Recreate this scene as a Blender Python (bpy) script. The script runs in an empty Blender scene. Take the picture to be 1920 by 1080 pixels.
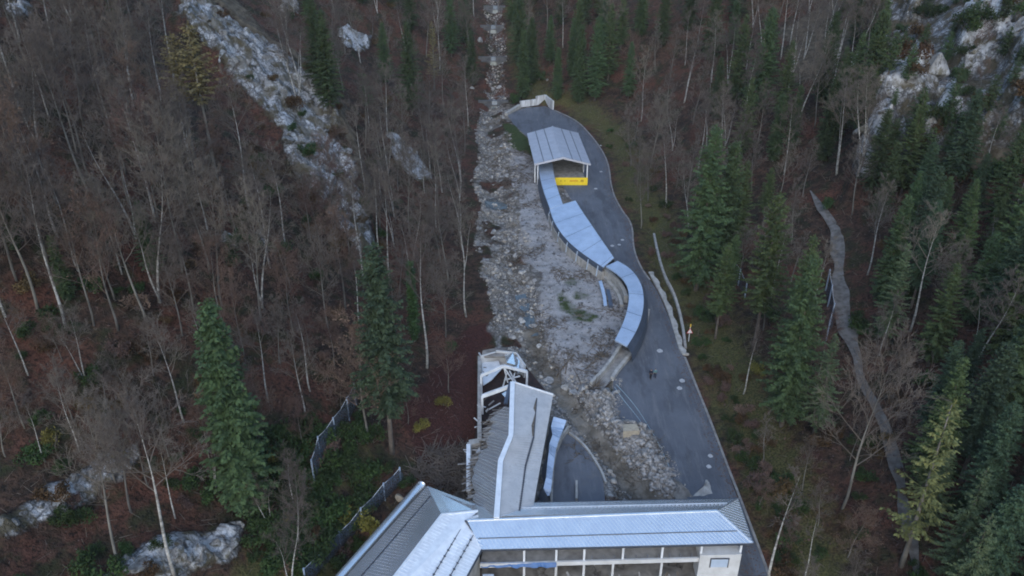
import bpy, bmesh, math, random
import numpy as np
from mathutils import Vector, Matrix
random.seed(7); RNG = np.random.default_rng(7)
S = bpy.context.scene
COL = S.collection
R = math.radians
# ------------------------------------------------------------------ camera, sky, sun, exposure
FPX, PITCH, CAMZ = 1400.0, R(27), 64.0
cam = bpy.data.cameras.new('camera'); cam.lens = 36*FPX/1920; cam.sensor_width = 36
cam.clip_start = 0.5; cam.clip_end = 3000
camo = bpy.data.objects.new('camera', cam); COL.objects.link(camo)
camo.location = (0, 0, CAMZ); camo.rotation_euler = (R(90)-PITCH, 0, 0)
S.camera = camo
W = bpy.data.worlds.new('World'); S.world = W; W.use_nodes = True
SUN_EL, SUN_ROT = R(32), R(185)          # overcast light from the open valley behind the camera
nt = W.node_tree; bg = nt.nodes['Background']
sky = nt.nodes.new('ShaderNodeTexSky'); sky.sky_type = 'NISHITA'; sky.sun_disc = False
sky.sun_elevation = SUN_EL; sky.sun_rotation = SUN_ROT
sky.air_density = 1.6; sky.dust_density = 1.0; sky.ozone_density = 4.6
nt.links.new(sky.outputs[0], bg.inputs[0]); bg.inputs[1].default_value = 0.13
sl = bpy.data.lights.new('sun', 'SUN'); sl.energy = 0.5; sl.angle = R(60); sl.color = (1, .98, .96)
so = bpy.data.objects.new('sun', sl); COL.objects.link(so)
# nishita: rotation 0 = +Y, clockwise seen from above
sd = Vector((math.sin(SUN_ROT)*math.cos(SUN_EL), math.cos(SUN_ROT)*math.cos(SUN_EL), math.sin(SUN_EL)))
so.rotation_euler = sd.to_track_quat('Z', 'Y').to_euler(); so.location = (0, -40, 150)
S.view_settings.view_transform = 'Standard'; S.view_settings.look = 'None'
S.view_settings.exposure = 1.22; S.view_settings.gamma = 1
S.cycles.max_bounces = 4; S.cycles.transparent_max_bounces = 12
S.cycles.filter_width = 1.9

# ------------------------------------------------------------------ helpers: noise, rays
def vnoise(x, y, seed=0):
    x = np.asarray(x, float); y = np.asarray(y, float)
    xi = np.floor(x).astype(np.int64); yi = np.floor(y).astype(np.int64)
    fx = x-xi; fy = y-yi; fx = fx*fx*(3-2*fx); fy = fy*fy*(3-2*fy)
    def h(a, b):
        n = (a*374761393 + b*668265263 + seed*1442695041) & 0x7fffffff
        n = ((n ^ (n >> 13))*1274126177) & 0x7fffffff
        n = (n ^ (n >> 16)) & 0xffffff
        return n/float(0xffffff)
    return ((h(xi, yi)*(1-fx)+h(xi+1, yi)*fx)*(1-fy)+(h(xi, yi+1)*(1-fx)+h(xi+1, yi+1)*fx)*fy)*2-1
def fbm(x, y, o=4, seed=0):
    s = 0; a = 1; t = 0
    for i in range(o):
        s = s+a*vnoise(np.asarray(x)*2**i+i*17.3, np.asarray(y)*2**i-i*9.1, seed+i); t += a; a *= .5
    return s/t
CP, SP = math.cos(PITCH), math.sin(PITCH)
def ray(px, py):
    u = (px-960)/FPX; v = (py-540)/FPX
    return np.array([u, CP-v*SP, -SP-v*CP])
def Pz(px, py, z):                       # point of the pixel's ray at height z
    d = ray(px, py); t = (z-CAMZ)/d[2]; return Vector((d[0]*t, d[1]*t, z))
def Py(px, py, Y):                       # point of the pixel's ray at distance Y
    d = ray(px, py); t = Y/d[1]; return Vector((d[0]*t, Y, CAMZ+d[2]*t))
def F(y):                                # valley floor profile
    y = np.asarray(y, float)
    k = np.maximum(y-226, 0)
    return 0.09*(y-96) + 0.36*(k-10*(1-np.exp(-k/10)))
def PF(px, py, dz=0):                    # point of the pixel's ray on the valley floor + dz
    d = ray(px, py); lo, hi = 5., 900.
    for _ in range(50):
        m = (lo+hi)/2
        if CAMZ+d[2]*m > F(d[1]*m)+dz: lo = m
        else: hi = m
    return Vector((d[0]*lo, d[1]*lo, CAMZ+d[2]*lo))
# ------------------------------------------------------------------ terrain
_l = [(640,1300),(700,1080),(790,960),(868,880),(888,780),(888,640),(880,450),(882,300),(888,200),(905,120),(905,0),(905,-60)]
_r = [(1470,1300),(1440,1080),(1412,1005),(1385,930),(1345,815),(1303,715),(1285,660),(1262,590),(1235,545),(1203,500),(1190,420),(1150,365),(1148,310),(1110,250),(1050,205),(975,190),(950,120),(945,0),(945,-60)]
def edge(l):
    p = sorted([tuple(PF(*q)) for q in l], key=lambda p: p[1])
    return np.array([q[1] for q in p]), np.array([q[0] for q in p])
LY, LX = edge(_l); RY, RX = edge(_r)
def hillf(d, s0, s1, w):
    d = np.maximum(d, 0); return s0*d+(s1-s0)*(d-w*(1-np.exp(-d/w)))
def base(x, y):
    dl = np.interp(y, LY, LX)-x; dr = x-np.interp(y, RY, RX)
    k = np.clip((y-60)/180, 0, 1)
    z = F(y)
    z = z+hillf(dl, .12, .74, 9)+hillf(dr, .10, .62-.08*k, 8)
    out = np.maximum(np.maximum(dl, dr), 0)
    a = 1-np.exp(-out/14)
    z = z+a*(4.0*fbm(x/38, y/38, 3, 3)+1.1*fbm(x/9, y/9, 3, 9)+.25*fbm(x/2.2, y/2.2, 2, 21))
    return 300-np.log1p(np.exp((300-z)/25))*25 if False else z
def axis(lo, a, b, hi, st):
    f = np.arange(a, b+st/2, st)
    n = np.geomspace(1, lo and (a-lo) or 1, 22); m = np.geomspace(1, hi-b, 22)
    return np.concatenate([(a-n)[::-1], f, b+m])
XS = axis(-330, -125, 140, 350, .5); YS = axis(-160, 22, 330, 460, .5)
GX, GY = np.meshgrid(XS, YS)
H = base(GX, GY)
def hz(x, y):
    x = np.asarray(x, float); y = np.asarray(y, float)
    i = np.clip(np.searchsorted(XS, x)-1, 0, len(XS)-2); j = np.clip(np.searchsorted(YS, y)-1, 0, len(YS)-2)
    u = (x-XS[i])/(XS[i+1]-XS[i]); v = (y-YS[j])/(YS[j+1]-YS[j])
    return (H[j, i]*(1-u)+H[j, i+1]*u)*(1-v)+(H[j+1, i]*(1-u)+H[j+1, i+1]*u)*v
TT = np.concatenate([np.arange(20, 420, .4), np.arange(420, 700, 3.)])
def at(px, py, dz=0.):                   # where a pixel's ray meets the terrain
    d = ray(px, py); g = CAMZ+d[2]*TT-hz(d[0]*TT, d[1]*TT)-dz
    k = np.argmax(g < 0)
    if g[k] >= 0: k = len(TT)-1
    t = TT[k-1]+(TT[k]-TT[k-1])*g[k-1]/(g[k-1]-g[k]) if k > 0 else TT[0]
    x, y = d[0]*t, d[1]*t
    return Vector((x, y, float(hz(x, y))+dz))
def wpoly(l): return np.array([tuple(at(*q))[:2] for q in l])
def sdist(poly, X, Y, closed=True):      # signed distance (inside > 0) / distance to a line
    n = len(poly); D = np.full(X.shape, 1e9); ins = np.zeros(X.shape, bool)
    for i in range(n if closed else n-1):
        ax, ay = poly[i]; bx, by = poly[(i+1) % n]
        dx, dy = bx-ax, by-ay
        t = np.clip(((X-ax)*dx+(Y-ay)*dy)/(dx*dx+dy*dy+1e-9), 0, 1)
        D = np.minimum(D, (X-ax-t*dx)**2+(Y-ay-t*dy)**2)
        if closed and abs(dy) > 1e-9:
            ins ^= ((ay > Y) != (by > Y)) & (X < dx*(Y-ay)/dy+ax)
    D = np.sqrt(D); return np.where(ins, D, -D) if closed else D
wob = 2.2*fbm(GX/7, GY/7, 4, 41)
def mask(l, soft=1.0, w=1.0): return np.clip(.5+(sdist(wpoly(l), GX, GY)+wob*w)/(2*soft), 0, 1)
# ------------------------------------------------------------------ what covers the terrain
rib = mask([(338,-30),(400,25),(470,85),(545,130),(600,185),(640,260),(668,330),(692,400),(702,470),(680,500),(640,450),(590,385),(540,320),(500,240),(450,180),(420,130),(370,80),(335,40)], 1.9, 1.7)
ribtop = mask([(338,-30),(420,0),(520,90),(620,170),(665,240),(690,330),(705,400),(692,430),(668,340),(640,260),(600,185),(545,130),(470,85),(400,25)], 2.2, 1.5)
rocks = [[(240,1050),(290,1008),(350,996),(440,992),(478,975),(450,1020),(420,1060),(330,1095),(190,1095)],
 [(-10,1000),(60,955),(120,915),(190,868),(262,845),(255,872),(150,935),(60,985),(0,1008)],
 [(640,55),(700,68),(695,92),(640,92)], [(405,452),(490,440),(500,465),(430,474)],
 [(725,248),(760,262),(806,330),(795,352),(745,312)], [(530,0),(560,0),(560,30),(530,20)], [(10,10),(60,20),(55,40),(15,40)]]
cl = [[(1678,-20),(1738,-20),(1735,50),(1705,72),(1680,50)], [(1640,205),(1668,185),(1712,172),(1722,262),(1690,292),(1645,282),(1628,250)],
 [(1765,135),(1842,115),(1856,180),(1790,196)], [(1718,268),(1764,262),(1768,312),(1720,322)], [(1848,250),(1905,238),(1908,288),(1850,288)],
 [(1888,150),(1940,140),(1940,235),(1886,210)], [(1866,-20),(1940,-20),(1940,68),(1890,52)], [(1676,318),(1722,318),(1705,352),(1676,346)],
 [(1800,365),(1880,292),(1940,278),(1940,325),(1860,340)], [(1605,340),(1640,335),(1640,372),(1610,375)], [(1650,40),(1672,30),(1672,66),(1648,66)]]
cliff = mask([(1645,-60),(2100,-60),(2100,340),(1800,375),(1690,365),(1600,375),(1622,260),(1632,150)], 2.0)
rockm = np.zeros_like(GX)
for p in rocks: rockm = np.maximum(rockm, mask(p, .9, .7))
crag = np.zeros_like(GX)
for p in cl: crag = np.maximum(crag, mask(p, .8, 1.7))
floor_in = np.minimum(GX-np.interp(GY, LY, LX), np.interp(GY, RY, RX)-GX)
debris = mask([(912,-60),(938,-60),(943,150),(947,230),(960,290),(975,420),(1005,540),(1020,640),(1060,690),(1150,718),(1150,770),(1215,812),(1255,890),(1285,935),(1110,945),(1060,790),(1040,735),(990,690),(930,650),(915,600),(900,480),(893,300),(896,230),(913,150),(910,60)], 1.3, 1.1)
silt = mask([(958,283),(985,285),(1003,300),(1010,345),(1025,390),(1040,440),(1095,490),(1135,515),(1180,575),(1168,640),(1150,700),(1100,725),(1080,715),(1050,690),(1025,640),(1012,590),(1015,540),(990,480),(975,420),(965,350)], 1.0, .8)
moss = np.maximum(mask([(1050,505),(1085,512),(1092,530),(1062,542),(1050,530)], 1, 1.3), np.maximum(mask([(1040,552),(1058,540),(1066,566),(1112,592),(1112,606),(1070,596),(1048,570)], 1, 1.3), mask([(1075,545),(1105,553),(1100,562),(1075,560)], 1, 1)))
grass = mask([(944,230),(964,234),(990,260),(1000,292),(975,282),(950,262)], .8, .6)
verge = np.clip(1-np.abs(GX-np.interp(GY, RY, RX)-5)/9, 0, 1)*(GX > np.interp(GY, RY, RX))
green = np.maximum(mask([(520,890),(600,830),(680,830),(690,880),(620,960),(560,1080),(480,1080),(500,960)], 3, 2), .75*verge)
red = np.maximum(mask([(868,605),(935,600),(930,650),(900,660),(890,800),(872,860),(780,870),(760,800),(830,690)], 1.5, 1), mask([(1400,780),(1500,860),(1600,960),(1560,1080),(1430,1080),(1400,900)], 4, 3))
slide = mask([(1470,60),(1560,0),(1640,-40),(1610,60),(1540,130),(1480,150)], 3, 2)
gully = [(925,-60),(925,0),(920,100),(920,200),(915,260),(932,370),(952,450),(985,560),(1005,650),(1045,715),(1085,770),(1130,830),(1190,900),(1230,945),(1250,1000)]
gw = wpoly(gully); gd = sdist(gw, GX, GY, False)
ditch = sdist(wpoly([(1222,425),(1230,470),(1240,520),(1262,570),(1278,625),(1282,655)]), GX, GY, False)
# heights
H0 = H.copy()
H = H+rib*(4.2+3.2*fbm(GX/4.5, GY/4.5, 4, 51)+1.1*np.abs(vnoise(GX/1.2, GY/1.9, 58))-1.*np.abs(vnoise(GX/2.2, GY/1.3, 59)))+ribtop*3.2+rockm*(1.3+1.6*fbm(GX/2.5, GY/2.5, 3, 52)+.9*np.abs(vnoise(GX/1.1, GY/1.6, 56))-.7*np.abs(vnoise(GX/1.9+7, GY/1.2, 57)))
H = H+cliff*(6+4*fbm(GX/12, GY/12, 3, 53))+crag*(5.5+3*fbm(GX/4, GY/4, 4, 54))
sh = (.5+.5*vnoise(GX/1.3, GY/1.3, 77))
H = H-debris*1.5*np.exp(-(gd/3.2)**2)+debris*(.55*fbm(GX/2.2, GY/2.2, 3, 61)+.25*vnoise(GX/.9, GY/.9, 62))
H = H+silt*(.35*fbm(GX/6, GY/6, 3, 63)+.06*vnoise(GX/.8, GY/.8, 64))-.9*np.exp(-(ditch/1.1)**2)*(floor_in < 0)
bank = mask([(1105,745),(1150,735),(1165,790),(1215,810),(1250,880),(1262,925),(1235,930),(1190,880),(1120,800)], 1, .5)
H = H+bank*(1.5+.8*fbm(GX/2, GY/2, 3, 65))
# asphalt and building ground is scraped flat
ROADPX = [(950,214),(985,203),(1022,199),(1048,210),(1080,225),(1105,250),(1128,280),(1142,310),(1145,355),(1163,392),(1185,420),(1187,465),(1200,500),(1232,545),(1252,590),(1270,640),(1283,668),(1300,715),(1330,790),(1360,870),(1383,935),(1412,1005),(1440,1080),(1330,1080),(1330,960),(1290,935),(1272,918),(1255,885),(1240,855),(1215,812),(1170,795),(1149,770),(1150,716),(1162,690),(1192,640),(1205,590),(1200,545),(1176,508),(1140,480),(1105,420),(1070,372),(1050,340),(1004,300),(990,258),(962,232)]
PADPX = [(1058,812),(1078,820),(1105,850),(1130,890),(1135,945),(1000,945),(1020,930),(1036,860)]
road_w = np.array([tuple(PF(*p))[:2] for p in ROADPX]); pad_w = np.array([tuple(PF(*p))[:2] for p in PADPX])
for pw in (road_w, pad_w):
    f = np.clip(.9+sdist(pw, GX, GY)/.9, 0, 1); H = H*(1-f)+(F(GY)-.06)*f
bld = np.clip((66.5-GY)/2, 0, 1)*np.clip((GX+22)/3, 0, 1)*np.clip((28-GX)/2, 0, 1)
H = H*(1-bld)+np.minimum(H, -3.6)*bld
bz = 1-np.clip((floor_in+2)/4, 0, 1)
# ------------------------------------------------------------------ node materials
def newmat(name):
    m = bpy.data.materials.new(name); m.use_nodes = True
    return m, m.node_tree, m.node_tree.nodes['Principled BSDF']
class NT:
    def __init__(s, t): s.t = t; s.n = t.nodes; s.l = t.links
    def tc(s, k='Object'):
        if not hasattr(s, '_tc'): s._tc = s.n.new('ShaderNodeTexCoord')
        return s._tc.outputs[k]
    def put(s, sock, v):
        if isinstance(v, bpy.types.NodeSocket): s.l.new(v, sock)
        else: sock.default_value = v
    def noise(s, sc, det=4, rough=.55, vec=None, stretch=None, out=0):
        v = vec or s.tc()
        if stretch:
            mp = s.n.new('ShaderNodeMapping'); mp.inputs['Scale'].default_value = stretch
            s.l.new(v, mp.inputs[0]); v = mp.outputs[0]
        n = s.n.new('ShaderNodeTexNoise'); n.inputs['Scale'].default_value = sc
        n.inputs['Detail'].default_value = det; n.inputs['Roughness'].default_value = rough
        s.l.new(v, n.inputs['Vector']); return n.outputs[out]
    def vor(s, sc, feat='F1', out='Distance', vec=None):
        n = s.n.new('ShaderNodeTexVoronoi'); n.feature = feat; n.inputs['Scale'].default_value = sc
        s.l.new(vec or s.tc(), n.inputs['Vector']); return n.outputs[out]
    def ramp(s, f, *st):
        n = s.n.new('ShaderNodeValToRGB'); e = n.color_ramp.elements
        while len(e) < len(st): e.new(.5)
        for i, (p, c) in enumerate(st):
            e[i].position = p
            e[i].color = (c, c, c, 1) if not hasattr(c, '__len__') else (*c, 1)
        s.l.new(f, n.inputs[0]); return n.outputs[0]
    def mix(s, f, a, b, mode='MIX'):
        n = s.n.new('ShaderNodeMix'); n.data_type = 'RGBA'; n.blend_type = mode
        s.put(n.inputs[0], f)
        for k, v in ((6, a), (7, b)):
            s.put(n.inputs[k], v if isinstance(v, bpy.types.NodeSocket) else ((*v, 1) if len(v) == 3 else v))
        return n.outputs[2]
    def math(s, op, a, b=0., c=0.):
        n = s.n.new('ShaderNodeMath'); n.operation = op
        s.put(n.inputs[0], a); s.put(n.inputs[1], b); s.put(n.inputs[2], c)
        return n.outputs[0]
    def bump(s, h, st=.5, d=.1, nrm=None):
        n = s.n.new('ShaderNodeBump'); n.inputs['Strength'].default_value = st; n.inputs['Distance'].default_value = d
        s.l.new(h, n.inputs['Height'])
        if nrm: s.l.new(nrm, n.inputs['Normal'])
        return n.outputs[0]
    def attr(s, name):
        n = s.n.new('ShaderNodeAttribute'); n.attribute_name = name
        sp = s.n.new('ShaderNodeSeparateColor'); s.l.new(n.outputs['Color'], sp.inputs[0])
        return list(sp.outputs)+[n.outputs['Alpha']]
def simple(name, c1, c2=None, rough=.6, metal=0., sc=1.5, bump=0., lo=.35, hi=.65, stretch=None, rand=0., spec=.5, det=5, speck=0.):
    m, t, b = newmat(name); n = NT(t)
    b.inputs['Roughness'].default_value = rough; b.inputs['Metallic'].default_value = metal
    b.inputs['Specular IOR Level'].default_value = spec
    c2 = c2 or tuple(x*.75 for x in c1)
    f = n.noise(sc, det, stretch=stretch); col = n.mix(n.ramp(f, (lo, 0), (hi, 1)), c2, c1)
    if speck:
        col = n.mix(n.ramp(n.noise(5, 4, .7), (.66-.06*speck, 0), (.72-.06*speck, .8)), col, (.07, .055, .045))
        col = n.mix(n.ramp(n.noise(.9, 5, .7), (.45, .0), (.75, .45*speck)), col, tuple(x*.55 for x in c1))
    if rand:
        oi = n.n.new('ShaderNodeObjectInfo'); hs = n.n.new('ShaderNodeHueSaturation')
        n.l.new(n.math('MULTIPLY_ADD', oi.outputs['Random'], rand, 1-rand/2), hs.inputs['Value'])
        n.l.new(n.math('MULTIPLY_ADD', oi.outputs['Random'], rand*.06, .5-rand*.03), hs.inputs['Hue'])
        n.l.new(col, hs.inputs['Color']); col = hs.outputs[0]
    n.l.new(col, b.inputs['Base Color'])
    if bump: n.l.new(n.bump(f, .6, bump), b.inputs['Normal'])
    return m
# terrain
m, t, b = newmat('hillside'); n = NT(t); GROUND = m
a = n.attr('cover'); c = n.attr('growth')
nA = n.noise(.12, 5); nB = n.noise(.7, 5); nC = n.noise(4, 4); nD = n.noise(14, 3)
lit = n.mix(n.ramp(nB, (.35, 0), (.65, 1)), (.028, .021, .016), (.088, .050, .034))
lit = n.mix(n.ramp(nA, (.45, 0), (.64, 1)), lit, n.mix(n.ramp(nC, (.35, 0), (.7, 1)), (.070, .030, .021), (.150, .066, .044)))
lit = n.mix(n.ramp(n.noise(.3, 4, .6), (.50, 0), (.64, .8)), lit, (.028, .036, .016))
lit = n.mix(n.ramp(nD, (.6, 0), (.72, .5)), lit, (.13, .10, .08))
lit = n.mix(n.ramp(n.noise(2.3, 5, .7), (.36, .9), (.5, 0)), lit, (.010, .009, .008))
def edge_(mk, w=.5, lo=.4, hi=.6, nz=None):
    return n.ramp(n.math('MULTIPLY_ADD', nz or nB, w, n.math('SUBTRACT', mk, w*.5)), (lo, 0), (hi, 1))
redc = n.mix(n.ramp(nC, (.35, 0), (.65, 1)), (.034, .014, .012), (.078, .032, .025))
col = n.mix(edge_(c[0]), lit, redc)
grn = n.mix(n.ramp(nC, (.35, 0), (.65, 1)), (.032, .038, .014), (.115, .108, .040))
col = n.mix(n.math('MULTIPLY', edge_(c[1], .9, .28, .62), .85), col, grn)
slc = n.mix(n.ramp(nB, (.35, 0), (.65, 1)), (.055, .045, .032), (.15, .122, .088))
col = n.mix(edge_(c[2]), col, slc)
# limestone: pale blocks, dark cracks, streaks and ochre grass on the ledges
st = n.noise(.55, 6, .72, stretch=(1, 1, .35)); cr = n.vor(.9, 'DISTANCE_TO_EDGE', 'Distance', n.mix(.35, n.tc(), n.noise(1.2, 4, .6, out=1), 'ADD'))
rk = n.mix(n.ramp(st, (.36, 0), (.5, .55), (.62, 1)), (.058, .055, .052), (.58, .575, .585))
rk = n.mix(n.ramp(cr, (.0, .85), (.10, 0)), rk, (.035, .033, .033))
rk = n.mix(n.ramp(n.noise(2.6, 5, .7), (.38, .8), (.5, 0)), rk, (.07, .068, .066))
rk = n.mix(n.ramp(n.noise(.33, 5, .65), (.47, 0), (.55, .92)), rk, n.mix(nC, (.06, .045, .025), (.12, .10, .058)))
rk = n.mix(n.math('MULTIPLY', n.ramp(a[2], (.80, 0), (.95, 1)), n.ramp(st, (.40, 0), (.56, .6))), rk, (.66, .66, .68))
rb = n.vor(1.1, 'F1', 'Color'); sep = n.n.new('ShaderNodeSeparateColor'); n.l.new(rb, sep.inputs[0])
rub = n.mix(n.ramp(sep.outputs[0], (.2, 0), (.9, 1)), (.11, .102, .098), (.36, .345, .33))
rub = n.mix(n.ramp(n.noise(.45, 6, .75), (.40, .85), (.47, 0)), rub, (.05, .043, .038))
rub = n.mix(n.ramp(nB, (.4, .8), (.6, 0)), rub, (.15, .13, .11))
rub = n.mix(n.ramp(n.noise(.16, 4, .6), (.48, 0), (.6, .65)), rub, (.26, .215, .165))
rub = n.mix(n.ramp(n.vor(1.1, 'DISTANCE_TO_EDGE'), (0, .7), (.12, 0)), rub, (.06, .055, .052))
sil = n.mix(n.ramp(nB, (.3, 0), (.7, 1)), (.22, .207, .202), (.36, .345, .345))
sil = n.mix(n.ramp(nC, (.55, 0), (.75, .6)), sil, (.12, .105, .095))
sil = n.mix(n.ramp(n.noise(.9, 6, .75, stretch=(1, .55, 1)), (.56, 0), (.63, .85)), sil, (.045, .036, .031))
col = n.mix(edge_(a[1], .5), col, rub)
col = n.mix(edge_(a[0], .4), col, sil)
mudc = n.mix(n.ramp(nB, (.35, 0), (.65, 1)), (.13, .112, .09), (.22, .195, .165))
col = n.mix(edge_(c[3], .5), col, mudc)
col = n.mix(edge_(n.attr('sand')[0], .8), col, n.mix(n.ramp(nB, (.35, 0), (.65, 1)), (.22, .195, .17), (.36, .33, .30)))
rmask = edge_(a[2], .7, .42, .58, n.noise(.5, 6, .7))
col = n.mix(rmask, col, rk)
gr = n.mix(n.ramp(nC, (.35, 0), (.65, 1)), (.022, .034, .012), (.06, .078, .028))
col = n.mix(edge_(a[3], .6), col, gr)
n.l.new(col, b.inputs['Base Color']); b.inputs['Roughness'].default_value = .95; b.inputs['Specular IOR Level'].default_value = .15
hgt = n.math('ADD', n.math('MULTIPLY', nC, .35), n.math('ADD', n.math('MULTIPLY', nB, .8), n.math('MULTIPLY', st, n.math('MULTIPLY', rmask, 1.5))))
n.l.new(n.bump(hgt, .9, .5), b.inputs['Normal'])

M = dict(
 asphalt=None, gravel=simple('path gravel', (.175, .163, .155), (.085, .075, .066), .95, sc=1.1, bump=.03),
 roof=simple('standing seam metal', (.88, .89, .90), (.80, .82, .85), .27, .80, sc=.6, speck=.25, rand=0),
 roofdull=simple('dull beige seam metal', (.52, .505, .50), (.44, .43, .43), .55, .12, sc=.8, speck=.6),
 roofshed=simple('grey lavender sheet roof', (.46, .47, .52), (.40, .41, .46), .45, .2, sc=.5, speck=.4),
 ridge=simple('white ridge cap', (.8, .82, .85), (.68, .7, .74), .5, .1),
 steel=simple('painted white steel', (.72, .74, .78), (.58, .6, .63), .5, .0, sc=.8),
 gutter=simple('dark gutter metal', (.09, .095, .11), None, .5, .3),
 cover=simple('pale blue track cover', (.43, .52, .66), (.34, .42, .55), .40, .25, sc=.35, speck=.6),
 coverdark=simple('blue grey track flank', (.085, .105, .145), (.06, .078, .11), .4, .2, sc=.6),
 conc=simple('concrete', (.40, .385, .365), (.25, .24, .225), .9, sc=1.2, bump=.02, stretch=(1, 1, .5)),
 concdark=simple('muddy concrete', (.28, .27, .26), (.16, .15, .145), .9, sc=1.0, bump=.03),
 white=simple('stained white wall', (.62, .63, .66), (.28, .28, .28), .8, sc=.9, stretch=(1.6, 1.6, .25)),
 room=simple('pale plaster', (.60, .60, .61), (.48, .475, .47), .85, sc=.7),
 blue=simple('blue tarp', (.05, .14, .34), (.04, .10, .24), .5),
 pane=simple('light blue door panel', (.42, .50, .62), (.38, .45, .56), .35),
 yellow=simple('yellow banner', (.80, .58, .02), (.74, .52, .015), .6),
 ink=simple('brown banner print', (.30, .12, .01), None, .7), inkred=simple('orange banner print', (.65, .22, .01), None, .7),
 dark=simple('painted interior shade', (.03, .028, .028), None, .8), mud=simple('brown mud', (.27, .245, .22), (.13, .115, .10), .9, sc=.8, bump=.08),
 wood=simple('broken timber', (.16, .13, .10), (.07, .055, .045), .9, sc=3), paint=simple('white road paint', (.45, .45, .46), (.3, .3, .31), .7, sc=4),
 hose=simple('pale hose', (.30, .40, .45), None, .5), net=None,
 rock=simple('limestone rubble', (.36, .35, .345), (.15, .145, .14), .95, sc=1.3, bump=.05, rand=.5),
 block=simple('sandy concrete block', (.42, .36, .27), (.30, .25, .19), .9, sc=2),
 beech=simple('pale beech bark', (.20, .185, .165), (.09, .082, .072), .9, sc=1.1, stretch=(1, 1, .4), rand=.5),
 birch=simple('whitish bark', (.50, .485, .46), (.17, .16, .145), .9, sc=1.6, stretch=(1, 1, 1.5), rand=.2),
 twig=simple('grey brown twigs', (.160, .130, .108), (.092, .074, .062), .95, sc=.4, rand=.5),
 russet=simple('russet twigs and dead leaves', (.150, .092, .070), (.088, .056, .044), .95, sc=.5, rand=.5),
 sprbark=simple('spruce bark', (.15, .125, .105), (.08, .065, .055), .95, sc=2, rand=.3),
 spruce=simple('spruce needles', (.070, .105, .040), (.036, .058, .026), .8, sc=.55, rand=.55, spec=.3),
 spruceb=simple('blue green spruce needles', (.062, .096, .048), (.030, .052, .030), .8, sc=.55, rand=.4, spec=.3),
 fir=simple('mid green needles', (.088, .122, .042), (.042, .064, .026), .8, sc=.55, rand=.4, spec=.3),
 pale=simple('pale green needles', (.115, .15, .07), (.055, .08, .04), .8, sc=.6, rand=.2, spec=.3),
 larch=simple('yellowing larch needles', (.20, .165, .075), (.11, .092, .045), .85, sc=.6, rand=.2, spec=.2),
 larchg=simple('yellow green larch needles', (.185, .19, .07), (.09, .10, .04), .85, sc=.6, spec=.2),
 pathbrown=simple('brown trodden path', (.15, .135, .125), (.085, .072, .062), .95, sc=1.5, bump=.04),
 cliffrock=None,
 redfloor=simple('leaf strewn floor with painted shade', (.045, .02, .016), (.014, .010, .009), .9, sc=1.5),  # dark red leaves, with the wreck's inner shade put into the colour
 weir=simple('wet dark concrete', (.10, .10, .105), (.05, .05, .055), .6, sc=.9),
 ivy=simple('ivy leaves', (.045, .095, .02), (.02, .045, .012), .6, sc=.8, rand=.3),
 bushg=simple('green shrub leaves', (.040, .070, .018), (.018, .032, .010), .8, sc=.7, rand=.5, spec=.3),
 bushy=simple('yellow shrub leaves', (.22, .19, .04), (.10, .09, .022), .8, sc=.9, rand=.3, spec=.3),
 busho=simple('orange brown shrub leaves', (.115, .068, .032), (.05, .034, .018), .85, sc=.8, rand=.5, spec=.2),
 skin=simple('skin', (.45, .28, .2)), navy=simple('navy cloth', (.012, .016, .035), None, .9), teal=simple('grey teal cloth', (.12, .24, .26), None, .9),
 black=simple('black cloth', (.01, .01, .012), None, .9), hair=simple('dark hair', (.03, .02, .015), None, .8),
 signred=simple('sign red', (.5, .03, .03), None, .5), signwhite=simple('sign white', (.75, .75, .75), None, .5), signyel=simple('sign yellow', (.7, .45, .05), None, .5),
 water=simple('stream water', (.06, .075, .085), (.12, .14, .15), .12, 0, sc=1.2, stretch=(1, .3, 1), bump=.05),
)
m, t, b = newmat('asphalt'); n = NT(t); M['asphalt'] = m
nz = n.noise(.13, 6, .6); f2 = n.noise(.7, 5, .7, stretch=(2.2, .25, 1)); f3 = n.noise(22, 2)
col = n.mix(n.ramp(nz, (.35, 0), (.65, 1)), (.078, .086, .106), (.128, .138, .164))
col = n.mix(n.ramp(f2, (.52, 0), (.72, .8)), col, (.18, .182, .195))
col = n.mix(n.ramp(n.noise(.35, 6, .7), (.60, 0), (.70, .55)), col, (.15, .14, .13))
col = n.mix(n.ramp(n.noise(.22, 5, .65, stretch=(1.6, .5, 1)), (.36, .6), (.48, 0)), col, (.042, .045, .055))
col = n.mix(n.ramp(f3, (.4, .25), (.6, 0)), col, (.03, .03, .03))
n.l.new(col, b.inputs['Base Color']); b.inputs['Roughness'].default_value = .85; n.l.new(n.bump(f3, .3, .01), b.inputs['Normal'])
m, t, b = newmat('rockfall netting'); n = NT(t); M['net'] = m
b.inputs['Base Color'].default_value = (.075, .095, .125, 1); b.inputs['Roughness'].default_value = .6; b.inputs['Metallic'].default_value = .3
tr = n.n.new('ShaderNodeBsdfTransparent'); ms = n.n.new('ShaderNodeMixShader')
n.l.new(n.ramp(n.vor(3.3, 'DISTANCE_TO_EDGE'), (.10, .85), (.16, .28)), ms.inputs[0])
n.l.new(tr.outputs[0], ms.inputs[1]); n.l.new(b.outputs[0], ms.inputs[2]); n.l.new(ms.outputs[0], t.nodes['Material Output'].inputs[0])
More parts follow.
